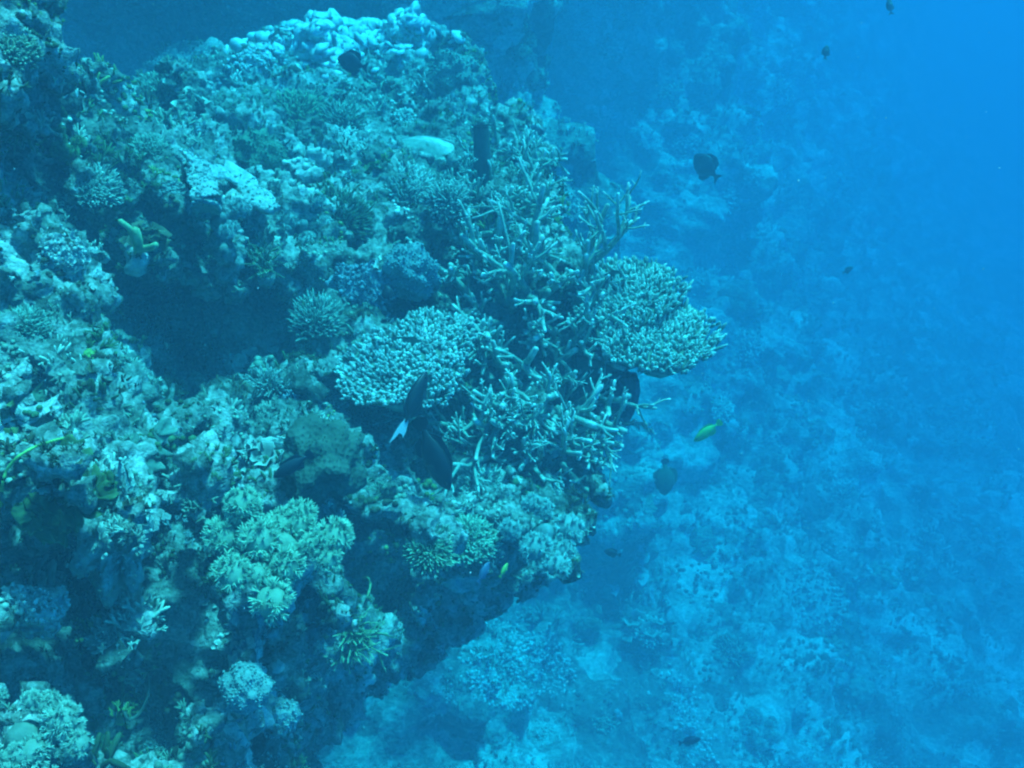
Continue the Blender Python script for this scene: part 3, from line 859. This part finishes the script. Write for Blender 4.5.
H('cauliflower', 'green-tinged knobby coral left of the fluffy edge soft coral', 470, 540, 62, 42, (.2, .36, .22), (.5, .66, .5))
H('finger', 'yellow-green bushy coral on the reef lip above its undercut', 430, 552, 50, 40, (.22, .36, .2), (.5, .66, .44))
H('cauliflower', 'small pale round coral under the reef lip by the undercut', 412, 620, 28, 26, (.3, .4, .38))
H('soft', 'pale lumpy coral near the small blue fish pair', 520, 570, 44, 26, (.34, .44, .4))
# lower left
o = H('soft', 'bushy yellow-green soft coral with feathery lobes at lower left', 284, 556, 136, 96, (.34, .48, .33), (.68, .8, .6))
H('fern', 'light green twiggy coral tuft hanging over the undercut', 350, 634, 58, 62, (.26, .40, .2), (.62, .74, .5), upw=0)
H('soft', 'dim bluish soft coral left of the twiggy tuft', 312, 634, 46, 40, (.2, .3, .3))
crust('large smooth pale encrusting coral between two black hollows', 118, 538, 60, 104, M_BOULDER, .14, 6, 'encrusting_coral', 'coral', None, (.34, .41, .36), .5, dist=1.66)
crust('pale leaf-shaped crust inside the lower left hollow', 34, 612, 54, 46, M_BOULDER, .08, 7, 'encrusting_coral', 'coral', None, (.40, .47, .44), .35, dist=1.52)
H('boulder', 'small pale lump beside the leaf-shaped crust', 70, 602, 18, 11, PALE)
H('cauliflower', 'pale lumpy coral on the ridge between the lower hollows', 112, 636, 46, 48, (.34, .44, .38), (.62, .7, .62))
H('soft', 'bright bumpy coral mound filling the bottom left corner', 24, 742, 124, 80, (.34, .45, .35), (.66, .74, .62))
H('boulder', 'pale hanging coral lobe at the tip of the lower overhang', 284, 716, 34, 46, (.36, .44, .42))
H('boulder', 'blurred round coral on the underside left of the overhang tip', 246, 688, 46, 40, (.24, .34, .32))
H('cauliflower', 'small pale coral at the bottom border left of the overhang', 160, 742, 34, 20, (.36, .46, .42))
H('leaf', 'pale frilly coral fan at the top rim of the black hollow', 150, 512, 34, 26, (.46, .5, .44), (.74, .76, .7))
H('cauliflower', 'cream coral knob on top of the feathery soft coral', 292, 522, 22, 18, CREAM)

# pale draping plate (folded over the ledge)
def drape(o, P0, pts, wpx, thick, colr, rimc, seed):
    """a thick tongue-shaped sheet laid along sight lines, a little in front of the rock"""
    C = []; Wd = []
    for (x, y, lift_, w) in pts:
        P, N, d = seat(x, y, REEF_B); C.append(np.array(P) - unit(P) * lift_); Wd.append(px2m(w, d))
    C = np.array(C); t = np.linspace(0, len(C) - 1, 22); cl = np.stack([np.interp(t, np.arange(len(C)), C[:, k]) for k in range(3)], 1); wd = np.interp(t, np.arange(len(C)), Wd)
    for it in range(8): cl[1:-1] = (cl[1:-1] * 2 + cl[:-2] + cl[2:]) / 4
    nu = 13; U = np.linspace(-1, 1, nu); V = np.zeros((22, nu, 3)); Cc = np.zeros((22, nu, 3))
    for i in range(22):
        dv = unit(cl[min(i + 1, 21)] - cl[max(i - 1, 0)])
        nrm = unit(UPV * .7 - unit(cl[i]) * .8); side = unit(np.cross(dv, nrm)); nrm = np.cross(side, dv)
        end = math.sqrt(max(.02, 1 - max(0, (i - 15) / 6.5) ** 2))
        for j, u in enumerate(U):
            ww = wd[i] * end * (1 + .13 * math.sin(i * 1.1 + seed + u) + .10 * math.sin(i * 2.3 + seed * 2 + 2 * u))
            V[i, j] = cl[i] + side * u * ww + nrm * (-.28 * ww * u * u + .05 * ww * math.sin(i * .9 + u * 3 + seed) + .07 * ww * math.sin(u * 15 + seed) + .05 * ww * math.sin(i * 2.7))
            e = np.clip((abs(u) - .8) / .2, 0, 1); Cc[i, j] = np.array(colr) * (1 - e) + np.array(rimc) * e
    nr = -unit(cl.mean(0)) * .3 + UPV * .7
    top = V.reshape(-1, 3) - P0; bot = top - unit(nr) * thick
    i_ = np.arange(22 * nu).reshape(22, nu); q = np.stack([i_[:-1, :-1], i_[1:, :-1], i_[1:, 1:], i_[:-1, 1:]], -1).reshape(-1, 4)
    T = np.concatenate([q[:, [0, 1, 2]], q[:, [0, 2, 3]]]); m_ = 22 * nu
    ring = list(i_[0, :]) + list(i_[1:, -1]) + list(i_[-1, -2::-1]) + list(i_[-2:0:-1, 0]); E = []
    for a_, b_ in zip(ring, ring[1:] + ring[:1]): E += [(a_, b_, a_ + m_), (b_, b_ + m_, a_ + m_)]
    a = Acc(); a.add(np.vstack([top, bot]), np.vstack([T, T[:, ::-1] + m_, np.array(E)]), np.vstack([Cc.reshape(-1, 3), Cc.reshape(-1, 3) * .8]))
    pl = a.build('plate', M_BOULDER, o)
    g = np.random.default_rng(seed); kk = g.choice(m_, 130, replace=False); EV, ET = ELEMENTS['knob']; a = Acc()
    a.add(*scatter(EV, ET, top[kk], rot_to(unit_rows(UPV[None] + g.normal(0, .4, (130, 3)))), g.uniform(.004, .014, 130), np.array(colr) * g.uniform(.6, 1.4, (130, 1))))
    tag(a.build('algae_turf', M_GROW, pl), kind='stuff')
    return pl
P, N, d = seat(222, 185)
o = tag(empty('draping_plate_coral', P), 'pale smooth plate coral draping like a tongue over a ledge', 'coral')
drape(o, np.array(P), [(188, 160, .12, 14), (208, 162, .16, 16), (232, 176, .19, 17), (254, 194, .2, 14), (276, 208, .2, 9)], 30, .012, (.38, .45, .42), (.5, .56, .52), 3)
drape(o, np.array(P), [(196, 164, .10, 10), (202, 176, .14, 12), (206, 196, .14, 13), (208, 216, .12, 12)], 24, .012, (.32, .39, .37), (.36, .42, .38), 6)
drape(o, np.array(P), [(182, 184, .04, 12), (168, 190, .06, 10), (160, 198, .06, 8)], 24, .010, (.22, .28, .26), (.36, .42, .38), 9)

# pale disc (leaf-shaped shell-like plate lying on the crest)
P, N, d = seat(425, 152)
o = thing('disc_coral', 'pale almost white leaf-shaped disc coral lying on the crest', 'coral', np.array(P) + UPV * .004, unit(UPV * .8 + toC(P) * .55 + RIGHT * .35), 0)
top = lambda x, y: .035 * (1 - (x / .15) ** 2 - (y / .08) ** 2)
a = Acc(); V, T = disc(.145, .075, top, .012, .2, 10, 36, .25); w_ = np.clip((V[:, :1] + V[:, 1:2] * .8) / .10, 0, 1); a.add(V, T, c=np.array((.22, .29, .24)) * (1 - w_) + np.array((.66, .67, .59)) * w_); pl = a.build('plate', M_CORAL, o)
a = Acc(); th = np.linspace(0, 2 * math.pi, 41); wob = 1 + .07 * np.sin(3 * th + .2) + .06 * np.sin(5 * th + .4)
a.add(*tube(np.stack([.143 * np.cos(th) * wob, .074 * np.sin(th) * wob, top(.143 * np.cos(th), .074 * np.sin(th)) + .003], 1), [.0035] * 41, 6, False), c=(.48, .52, .45)); a.build('rim', M_CORAL, pl)

# dark stub sponge
P, N, d = seat(482, 178)
o = thing('tube_sponge', 'dark upright stub of a tube sponge right of the pale disc', 'sponge', P, unit(UPV + toC(P) * .15))
a = Acc(); h = px2m(52, d); r = px2m(8, d)
prof = [(-.02, 1.1), (.2 * h, 1.15), (.5 * h, 1.05), (.8 * h, 1.0), (h, .85)]
V, T = tube([(.004 * math.sin(i), 0, z) for i, (z, f) in enumerate(prof)], [r * f for z, f in prof], 12, False); a.add(V, T, c=(.07, .11, .10))
V, T = tube([(0, 0, h), (0, 0, h - .01), (0, 0, .4 * h)], [r * .85, r * .6, r * .5], 12, False); a.add(V, T[:, ::-1], c=(.01, .02, .02)); a.build('tube', M_GROW, o)

# little yellow tube sponge by the cave's upper lip
P, N, d = seat(138, 250)
o = thing('cup_sponge', 'small bright yellow-green forked sponge over the cave ledge', 'sponge', P, unit(UPV * .8 + toC(P)))
for (pts, rr) in (([(0, 0, -.02), (.003, .0, .035), (.0, .015, .06)], .011), ([(0, 0, .02), (-.012, .02, .06), (-.03, .03, .075)], .007), ([(0, 0, 0), (.03, -.015, .03), (.04, -.02, .045)], .008)):
    a = Acc(); a.add(*tube(pts, [rr * 1.1, rr, rr * .9], 9), c=(.34, .44, .22)); a.build('tube', M_CORAL, o)

# dark barrel below the table coral
P, N, d = seat(597, 402, REEF_B); P = at(620, 398, d + .02)
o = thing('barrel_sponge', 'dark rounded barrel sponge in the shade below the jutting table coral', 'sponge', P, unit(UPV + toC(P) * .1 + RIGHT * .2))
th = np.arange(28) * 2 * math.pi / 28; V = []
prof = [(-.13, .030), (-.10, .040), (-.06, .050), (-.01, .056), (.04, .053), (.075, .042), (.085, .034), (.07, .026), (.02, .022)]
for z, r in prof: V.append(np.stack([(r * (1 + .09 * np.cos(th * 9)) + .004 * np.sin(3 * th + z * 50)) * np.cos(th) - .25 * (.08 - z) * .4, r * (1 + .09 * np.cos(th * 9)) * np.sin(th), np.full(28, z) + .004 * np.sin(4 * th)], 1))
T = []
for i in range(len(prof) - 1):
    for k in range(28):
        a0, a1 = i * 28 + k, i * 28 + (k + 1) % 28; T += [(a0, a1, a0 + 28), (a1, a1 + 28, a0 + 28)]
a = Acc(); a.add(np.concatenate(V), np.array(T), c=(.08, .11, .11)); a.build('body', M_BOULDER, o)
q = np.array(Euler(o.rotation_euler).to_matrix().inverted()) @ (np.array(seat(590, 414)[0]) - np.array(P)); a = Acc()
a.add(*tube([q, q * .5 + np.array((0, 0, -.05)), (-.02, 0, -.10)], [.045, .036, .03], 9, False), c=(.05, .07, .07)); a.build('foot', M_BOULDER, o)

# rope sponge loop at the lower left
def rope(label, pts, r, colr, name='rope_sponge'):
    Q = []
    for (x, y, dd) in pts:
        Q.append(np.array(seat(x, y, REEF_B)[0]) - unit(ray(x, y)) * dd)
    Q = np.array(Q); t = np.linspace(0, len(Q) - 1, 6 * len(Q)); sm = np.stack([np.interp(t, np.arange(len(Q)), Q[:, k]) for k in range(3)], 1)
    for it in range(6): sm[1:-1] = (sm[1:-1] * 2 + sm[:-2] + sm[2:]) / 4
    a = Acc(); a.add(*tube(sm - Q[0], [r * (1 + .15 * math.sin(i * 1.3)) for i in range(len(sm))], 7), c=colr)
    o = a.build(name, M_CORAL); o.location = Q[0]
    return tag(o, label, 'sponge')
rope('thin pale rope sponge curling in a U at the lower left', [(124, 672, -.01), (122, 700, .03), (127, 722, .04), (140, 714, .05), (149, 695, .04), (150, 672, .0)], .0036, (.2, .27, .22))
rope('yellowish curled wire coral sprouting above the twiggy tuft', [(362, 612, .0), (367, 598, .05), (371, 585, .06), (368, 577, .06), (362, 577, .06)], .0032, (.34, .4, .2), 'wire_coral')
# bright rim of the plate coral at the left border
rope('thin bright green rim of coral edging the brown-green leafy coral', [(1, 506, .03), (2, 486, .03), (6, 470, .03), (18, 456, .035), (34, 447, .035), (52, 441, .035), (72, 436, .03)], .0022, (.3, .5, .14), 'coral_rim')

# pale sand and dead coral on the slope beyond, and chips added at the top as a lens flare
def rubble(label, px, py, wpx, hpx, n, which, seed, rot=0.0, size=(2, 5), color=(.62, .62, .57), name='sand_or_flare_patch', core=.0, flat=1.0):
    """loose pale sand and coral rubble, or the added lens flare, strewn over the rock, thinning out towards the edge"""
    g = np.random.default_rng(seed); P0, N0, d0 = seat(px, py, which)
    Q = []; NN = []; S = []
    for k in range(n):
        a_, b_ = g.normal(0, .25, 2) if k > core * n else g.uniform(-.36, .36, 2)
        x = wpx * a_ * math.cos(rot) - hpx * b_ * math.sin(rot); y = wpx * a_ * math.sin(rot) + hpx * b_ * math.cos(rot)
        h = which.ray_cast(Vector((0, 0, 0)), Vector(ray(px + x, py + y)).normalized(), 60)
        if h[0] is None or abs(float(np.dot(np.array(h[0]), FWD)) - d0) > 1.2: continue
        nn = np.array(h[1]); nn = nn if np.dot(nn, np.array(h[0])) < 0 else -nn
        Q.append(np.array(h[0]) - np.array(P0)); NN.append(unit(nn + UPV * .5 + g.normal(0, .25, 3))); s_ = px2m(g.uniform(*size), d0); S.append((s_ * g.uniform(.7, 1.5), s_ * g.uniform(.7, 1.5), s_ * g.uniform(.3, .7) * flat))
    V, T = ICO[1]; V = V * .5
    a = Acc(); a.add(*scatter(V, T, np.array(Q), rot_to(np.array(NN)), np.array(S), np.array(color) * g.uniform(.75, 1.15, (len(Q), 1))))
    o = a.build(name, M_GROW); o.location = P0
    return tag(o, label, 'sand', None, 'stuff')
rubble('bright pale sand patch on the slope beyond the undercut', 512, 652, 78, 74, 420, WALL_B, 2)
rubble('pale sand patch right of the brightest one on the slope', 554, 668, 46, 52, 220, WALL_B, 5)
rubble('pale sand streak below the brightest patch on the slope', 496, 692, 80, 26, 200, WALL_B, 8, .5)
rubble('long pale sand streak at the bottom by the small dark fish', 690, 722, 34, 110, 260, WALL_B, 9, -.4)
rubble('blurred whitish lens-flare streak built from chips at the very top of the picture', 362, 30, 170, 60, 1100, REEF_B, 3, -.1, (9, 18), (.74, .75, .74), 'lens_flare_streak', .6, .4)  # lens flare put into the scene as whitish chips, no real ledge
rubble('small pale lens-flare lobe built from chips left of the whitish streak', 262, 54, 64, 28, 170, REEF_B, 6, -.2, (3, 6), (.6, .62, .62))  # second lobe of the same flare, added as pale chips
crust('hazy pale dead coral plate on the far slope at the right', 806, 602, 78, 66, M_BOULDER, .08, 4, 'dead_coral', 'coral', WALL_B, (.42, .46, .42), .12)

# hazy coral heads on the wall and slope beyond
o = H('boulder', 'smooth blue boulder coral behind the upper staghorn thicket', 560, 206, 46, 44, (.26, .34, .32), seatp=(at(558, 210, 5.2), Vector((0.3, -.5, .8)), 5.2))
a = Acc(); a.add(*tube([(0, 0, -.5), (0, 0, -.2), (0, 0, 0)], [.12, .09, .1], 8, False), c=(.2, .25, .25)); a.build('stem', M_GROW, o)
H('leaf', 'pale lacy fan coral on the slope below the fluffy edge coral', 634, 572, 60, 34, (.42, .5, .48), (.66, .7, .66))
H('boulder', 'round knob of dead coral on the slope by the undercut', 432, 690, 44, 44, (.44, .48, .44))
H('cauliflower', 'pale hazy coral lump above the round dark fish', 684, 143, 30, 26, (.5, .54, .5))
H('cauliflower', 'pale hazy coral lump below the round dark fish', 724, 196, 44, 34, (.48, .52, .48))
H('boulder', 'pale hazy boulder high on the wall at the top', 578, 22, 50, 36, (.42, .48, .46))
H('leaf', 'hazy leaf coral cluster on the wall left of the green fish', 640, 440, 52, 36, (.32, .4, .38))
for (kind, x, y, w, h_, c, lab) in (
    ('cauliflower', 610, 46, 44, 30, PALE, 'hazy pale lump high on the wall left of the top'),
    ('soft', 520, 52, 50, 44, TEAL, 'hazy soft coral on the wall above the staghorn corner'),
    ('leaf', 548, 96, 46, 36, TEAL, 'hazy leafy coral at the rim of the dark blue alcove'),
    ('cauliflower', 748, 345, 46, 30, PALE, 'hazy knobby coral right of the jutting table coral'),
    ('soft', 735, 300, 36, 26, TEAL, 'hazy soft coral just above and right of the table coral tip'),
    ('boulder', 778, 376, 32, 24, TEAL, 'hazy boulder halfway down the far wall at right'),
    ('cauliflower', 722, 410, 40, 24, PALE, 'hazy pale coral just above the slender green fish'),
    ('soft', 770, 475, 42, 28, TEAL, 'hazy soft coral right of the dull green fish'),
    ('finger', 836, 490, 34, 24, PALE, 'faint bushy coral far out right of the soft coral'),
    ('cauliflower', 752, 178, 30, 24, PALE, 'faint pale coral right of the round dark fish'),
    ('leaf', 640, 500, 44, 30, TEAL, 'hazy leafy coral on the slope left of the dull green fish'),
    ('boulder', 700, 540, 40, 28, TEAL, 'low hazy boulder in the middle of the blue slope'),
    ('cauliflower', 650, 632, 44, 30, PALE, 'hazy knobby coral in the middle of the lower slope'),
    ('soft', 590, 622, 42, 32, TEAL, 'hazy soft coral right of the pale sand patches'),
    ('finger', 730, 650, 46, 32, TEAL, 'hazy bushy coral low on the slope left of the dead plate'),
    ('cauliflower', 604, 722, 40, 30, TEAL, 'knobby coral at the bottom of the slope left of the streak'),
    ('boulder', 540, 736, 44, 30, PALE, 'pale rounded stone coral at the bottom of the slope'),
    ('leaf', 470, 736, 46, 34, TEAL, 'leafy coral at the bottom border below the round knob'),
    ('soft', 760, 730, 46, 34, PALE, 'pale soft coral at the bottom right of the slope'),
    ('boulder', 860, 690, 36, 26, TEAL, 'faint boulder at the lower right fading into blue'),
    ('cauliflower', 668, 92, 36, 28, TEAL, 'faint knobby coral high on the wall above the round fish')):
    H(kind, lab, x, y, w * .8, h_ * .8, c)

# ------------------------------------------------------------------ fish
def mat_fish(name):
    m, nt, b = nodes_of(name)
    a_ = nt.nodes.new('ShaderNodeAttribute'); a_.attribute_name = 'pigment'
    tc = nt.nodes.new('ShaderNodeTexCoord'); n_ = nt.nodes.new('ShaderNodeTexNoise'); n_.inputs['Scale'].default_value = 40
    nt.links.new(tc.outputs['Object'], n_.inputs['Vector'])
    mr = nt.nodes.new('ShaderNodeMapRange'); mr.inputs['To Min'].default_value = .75; mr.inputs['To Max'].default_value = 1.2
    nt.links.new(n_.outputs[0], mr.inputs[0])
    v_ = nt.nodes.new('ShaderNodeVectorMath'); v_.operation = 'SCALE'; nt.links.new(a_.outputs['Color'], v_.inputs[0]); nt.links.new(mr.outputs[0], v_.inputs['Scale'])
    nt.links.new(v_.outputs[0], b.inputs['Base Color']); b.inputs['Roughness'].default_value = .45; b.inputs['Specular IOR Level'].default_value = .3
    return m
M_FISH = mat_fish('fish_skin')

def fin(pts, th=.004):
    """flat fin of some thickness from an outline in x-z (unit body length)"""
    p = np.array([(x, 0, z) for x, z in pts], float); c = p.mean(0); n = len(p)
    V = np.vstack([p + (0, th * .4, 0), p - (0, th * .4, 0), c + (0, th, 0), c - (0, th, 0)])
    T = []
    for k in range(n):
        j = (k + 1) % n
        T += [(k, j, 2 * n), (n + j, n + k, 2 * n + 1), (k, n + k, j), (j, n + k, n + j)]
    return V, np.array(T)

def fish(label, px, py, d, length_px, ang, depth_ratio=.42, width=.16, colr=(.02, .025, .03), turn=0.0, roll=0.0, tail='fork', tailc=None, name='reef_fish', bellyc=None, group=None, tailsize=1.0):
    """heading ang: degrees in the picture, 0 = to the right, 90 = up; turn: degrees turned away from the camera"""
    P = at(px, py, d)
    L = px2m(length_px, d) / max(.35, math.cos(R(turn)))
    f = RIGHT * math.cos(R(ang)) + UP * math.sin(R(ang))
    X = unit(f * math.cos(R(turn)) + FWD * math.sin(R(turn)))
    Zv = unit(UPV - X * np.dot(UPV, X)) if abs(math.sin(R(ang))) < .93 or abs(turn) > 25 else unit(np.cross(X, unit(np.cross(UP, X) + FWD * .8)))
    if roll: Zv = unit(Zv * math.cos(R(roll)) + np.cross(X, Zv) * math.sin(R(roll)))
    Y = np.cross(Zv, X)
    o = empty(name, P); o.rotation_euler = Matrix(np.stack([X, Y, Zv], 1).tolist()).to_euler(); o.scale = (L, L, L)
    tag(o, label, 'fish', group)
    st = [(.5, .012), (.47, .22), (.40, .52), (.28, .82), (.12, 1.0), (-.04, .95), (-.18, .68), (-.27, .36), (-.33, .2), (-.38, .18)]
    seg = 12; V = []; C = []
    colr = np.array(colr); bel = np.array(bellyc) if bellyc is not None else colr
    for x, h in st:
        th = np.arange(seg) * 2 * math.pi / seg
        V.append(np.stack([np.full(seg, x), np.cos(th) * width * .5 * min(1, h * 1.05 + .05), np.sin(th) * depth_ratio * .5 * h + .01 * (1 - h)], 1))
        C.append(np.where(np.sin(th)[:, None] > -.2, colr, bel))
    n = len(st); V = np.concatenate(V); C = np.concatenate(C); T = []
    for i in range(n - 1):
        for k in range(seg):
            a_, b_ = i * seg + k, i * seg + (k + 1) % seg
            T += [(a_, b_, a_ + seg), (b_, b_ + seg, a_ + seg)]
    T += [(0, k + 1, k) for k in range(1, seg - 1)]; e = (n - 1) * seg; T += [(e, e + k, e + k + 1) for k in range(1, seg - 1)]
    a = Acc(); a.add(V, np.array(T), C); a.build('body', M_FISH, o)
    D = depth_ratio * .5; ts = tailsize
    tails = dict(fork=[(-.36, .03), (-.43, .10 * ts), (-.56 * 1, .20 * ts), (-.50, .0), (-.56, -.20 * ts), (-.43, -.10 * ts), (-.36, -.03)],
                 round=[(-.36, .04), (-.45, .12 * ts), (-.53, .12 * ts), (-.56, .0), (-.53, -.12 * ts), (-.45, -.12 * ts), (-.36, -.04)],
                 lunate=[(-.34, .04), (-.38, .14 * ts), (-.47, .25 * ts), (-.60, .34 * ts), (-.80, .40 * ts), (-.68, .20 * ts), (-.58, .04), (-.58, -.10 * ts), (-.62, -.22 * ts), (-.50, -.24 * ts), (-.40, -.16 * ts), (-.34, -.04)])
    tc_ = np.array(tailc) if tailc is not None else colr
    for nm, pts, cc in (('tail_fin', tails[tail], tc_),
                        ('dorsal_fin', [(.26, D * .84), (.14, D * 1.22), (-.05, D * 1.30), (-.22, D * 1.12), (-.30, D * .42), (-.2, D * .5), (0, D * .85)], colr),
                        ('anal_fin', [(.0, -D * .9), (-.06, -D * 1.25), (-.2, -D * 1.15), (-.30, -D * .4), (-.2, -D * .5)], colr)):
        V, T = fin(pts); a = Acc(); a.add(V, T, cc); a.build(nm, M_FISH, o, smooth=False)
    for s_ in (-1, 1):
        V, T = fin([(.0, .0), (-.12, .05), (-.17, -.02), (-.13, -.08), (-.02, -.03)]); a = Acc(); a.add(V, T, colr * 1.2)
        b = a.build('pectoral_fin', M_FISH, o, smooth=False); b.location = (.2, s_ * width * .42, -.03); b.rotation_euler = (0, 0, s_ * -.5)
        V, T = ICO[2]; a = Acc(); a.add(V * .022, T, (.01, .01, .01)); b = a.build('eye', M_FISH, o); b.location = (.385, s_ * width * .30, D * .2)
    return o

BLACK = (.018, .026, .032)
fish('slim black fish with a white crescent tail before the pale plate coral', 415, 400, 2.28, 62, 68, .34, .16, BLACK, 12, 0, 'lunate', (.82, .84, .86), bellyc=BLACK, tailsize=.42)
fish('big black fish nosing down below the white-tailed one', 434, 456, 2.16, 76, -68, .38, .16, BLACK, 10, 0, 'round', BLACK)
fish('round dark fish hovering alone over the far blue wall', 706, 167, 6.6, 33, 132, .66, .2, (.015, .025, .035), 10, 0, 'fork')
fish('slender bright green fish slanting over the blue slope', 707, 432, 4.0, 32, 218, .34, .16, (.22, .62, .14), 10, 0, 'round', (.45, .75, .12), name='green_fish')
fish('oval dull green fish with its tail up on the blue slope', 665, 478, 6.0, 36, -88, .58, .18, (.07, .13, .09), 14, 0, 'round', (.02, .03, .04))
fish('small dark fish on the slope right of the fluffy edge coral', 612, 553, 4.6, 17, 165, .5, .2, (.02, .03, .04), 0, 0, 'round')
fish('small dark blue fish at the bottom over the pale sand streak', 690, 741, 4.0, 22, 12, .42, .2, (.01, .02, .06), 0, 0, 'fork')
fish('triangular dark fish just below the whitish lens-flare streak', 352, 63, 3.9, 32, 160, .6, .18, (.015, .03, .045), 10, 0, 'fork')
fish('tiny dark fish high up in the open blue water', 826, 52, 6.5, 14, 80, .5, .2, (.02, .03, .05), 0, 0, 'fork')
fish('tiny fish at the top border far out in the blue', 890, 6, 6.0, 16, 100, .4, .2, (.03, .06, .09), 0, 0, 'fork')
fish('small round dark fish against the bluish encrusting sheet', 388, 294, 2.5, 17, 100, .62, .2, (.015, .03, .04), 0, 0, 'round')
fish('dark slim fish lying against the dark rounded mound', 292, 466, 1.68, 46, 212, .30, .2, (.02, .04, .055), 10, 0, 'round')
fish('small blue fish under the reef lip', 484, 572, 2.05, 22, 60, .5, .2, (.10, .15, .25), 20, 0, 'fork')
fish('small yellow-green fish under the reef lip beside the blue one', 504, 570, 2.1, 15, 60, .45, .2, (.4, .55, .12), 20, 0, 'fork')
fish('tiny dark fish in the shade at the foot of the jutting table coral', 662, 371, 2.9, 20, 175, .5, .2, (.015, .03, .04), 0, 0, 'fork')
fish('tiny dim fish in the blue right of the far wall', 848, 270, 7.0, 12, 30, .45, .2, (.03, .05, .08), 0, 0, 'fork')
#@@B


# ------------------------------------------------------------------ specks drifting in the water
g = np.random.default_rng(77); n = 420
x, y, d = g.uniform(-60, 1090, n), g.uniform(-40, 810, n), g.uniform(.9, 7.0, n)
P = np.stack([ray(a_, b_) * c_ for a_, b_, c_ in zip(x, y, d)])
V, T = ICO[1]
a = Acc(); a.add(*scatter(V * np.array((1, .6, .45)), T, P, rot_to(unit_rows(g.normal(0, 1, (n, 3)))), g.uniform(.0005, .0016, n) * (1 + .25 * d), g.uniform(.35, .8, (n, 1)) * np.ones((1, 3))))
tag(a.build('drifting_specks', M_GROW), 'pale specks of plankton drifting in the water', 'plankton', None, 'stuff')
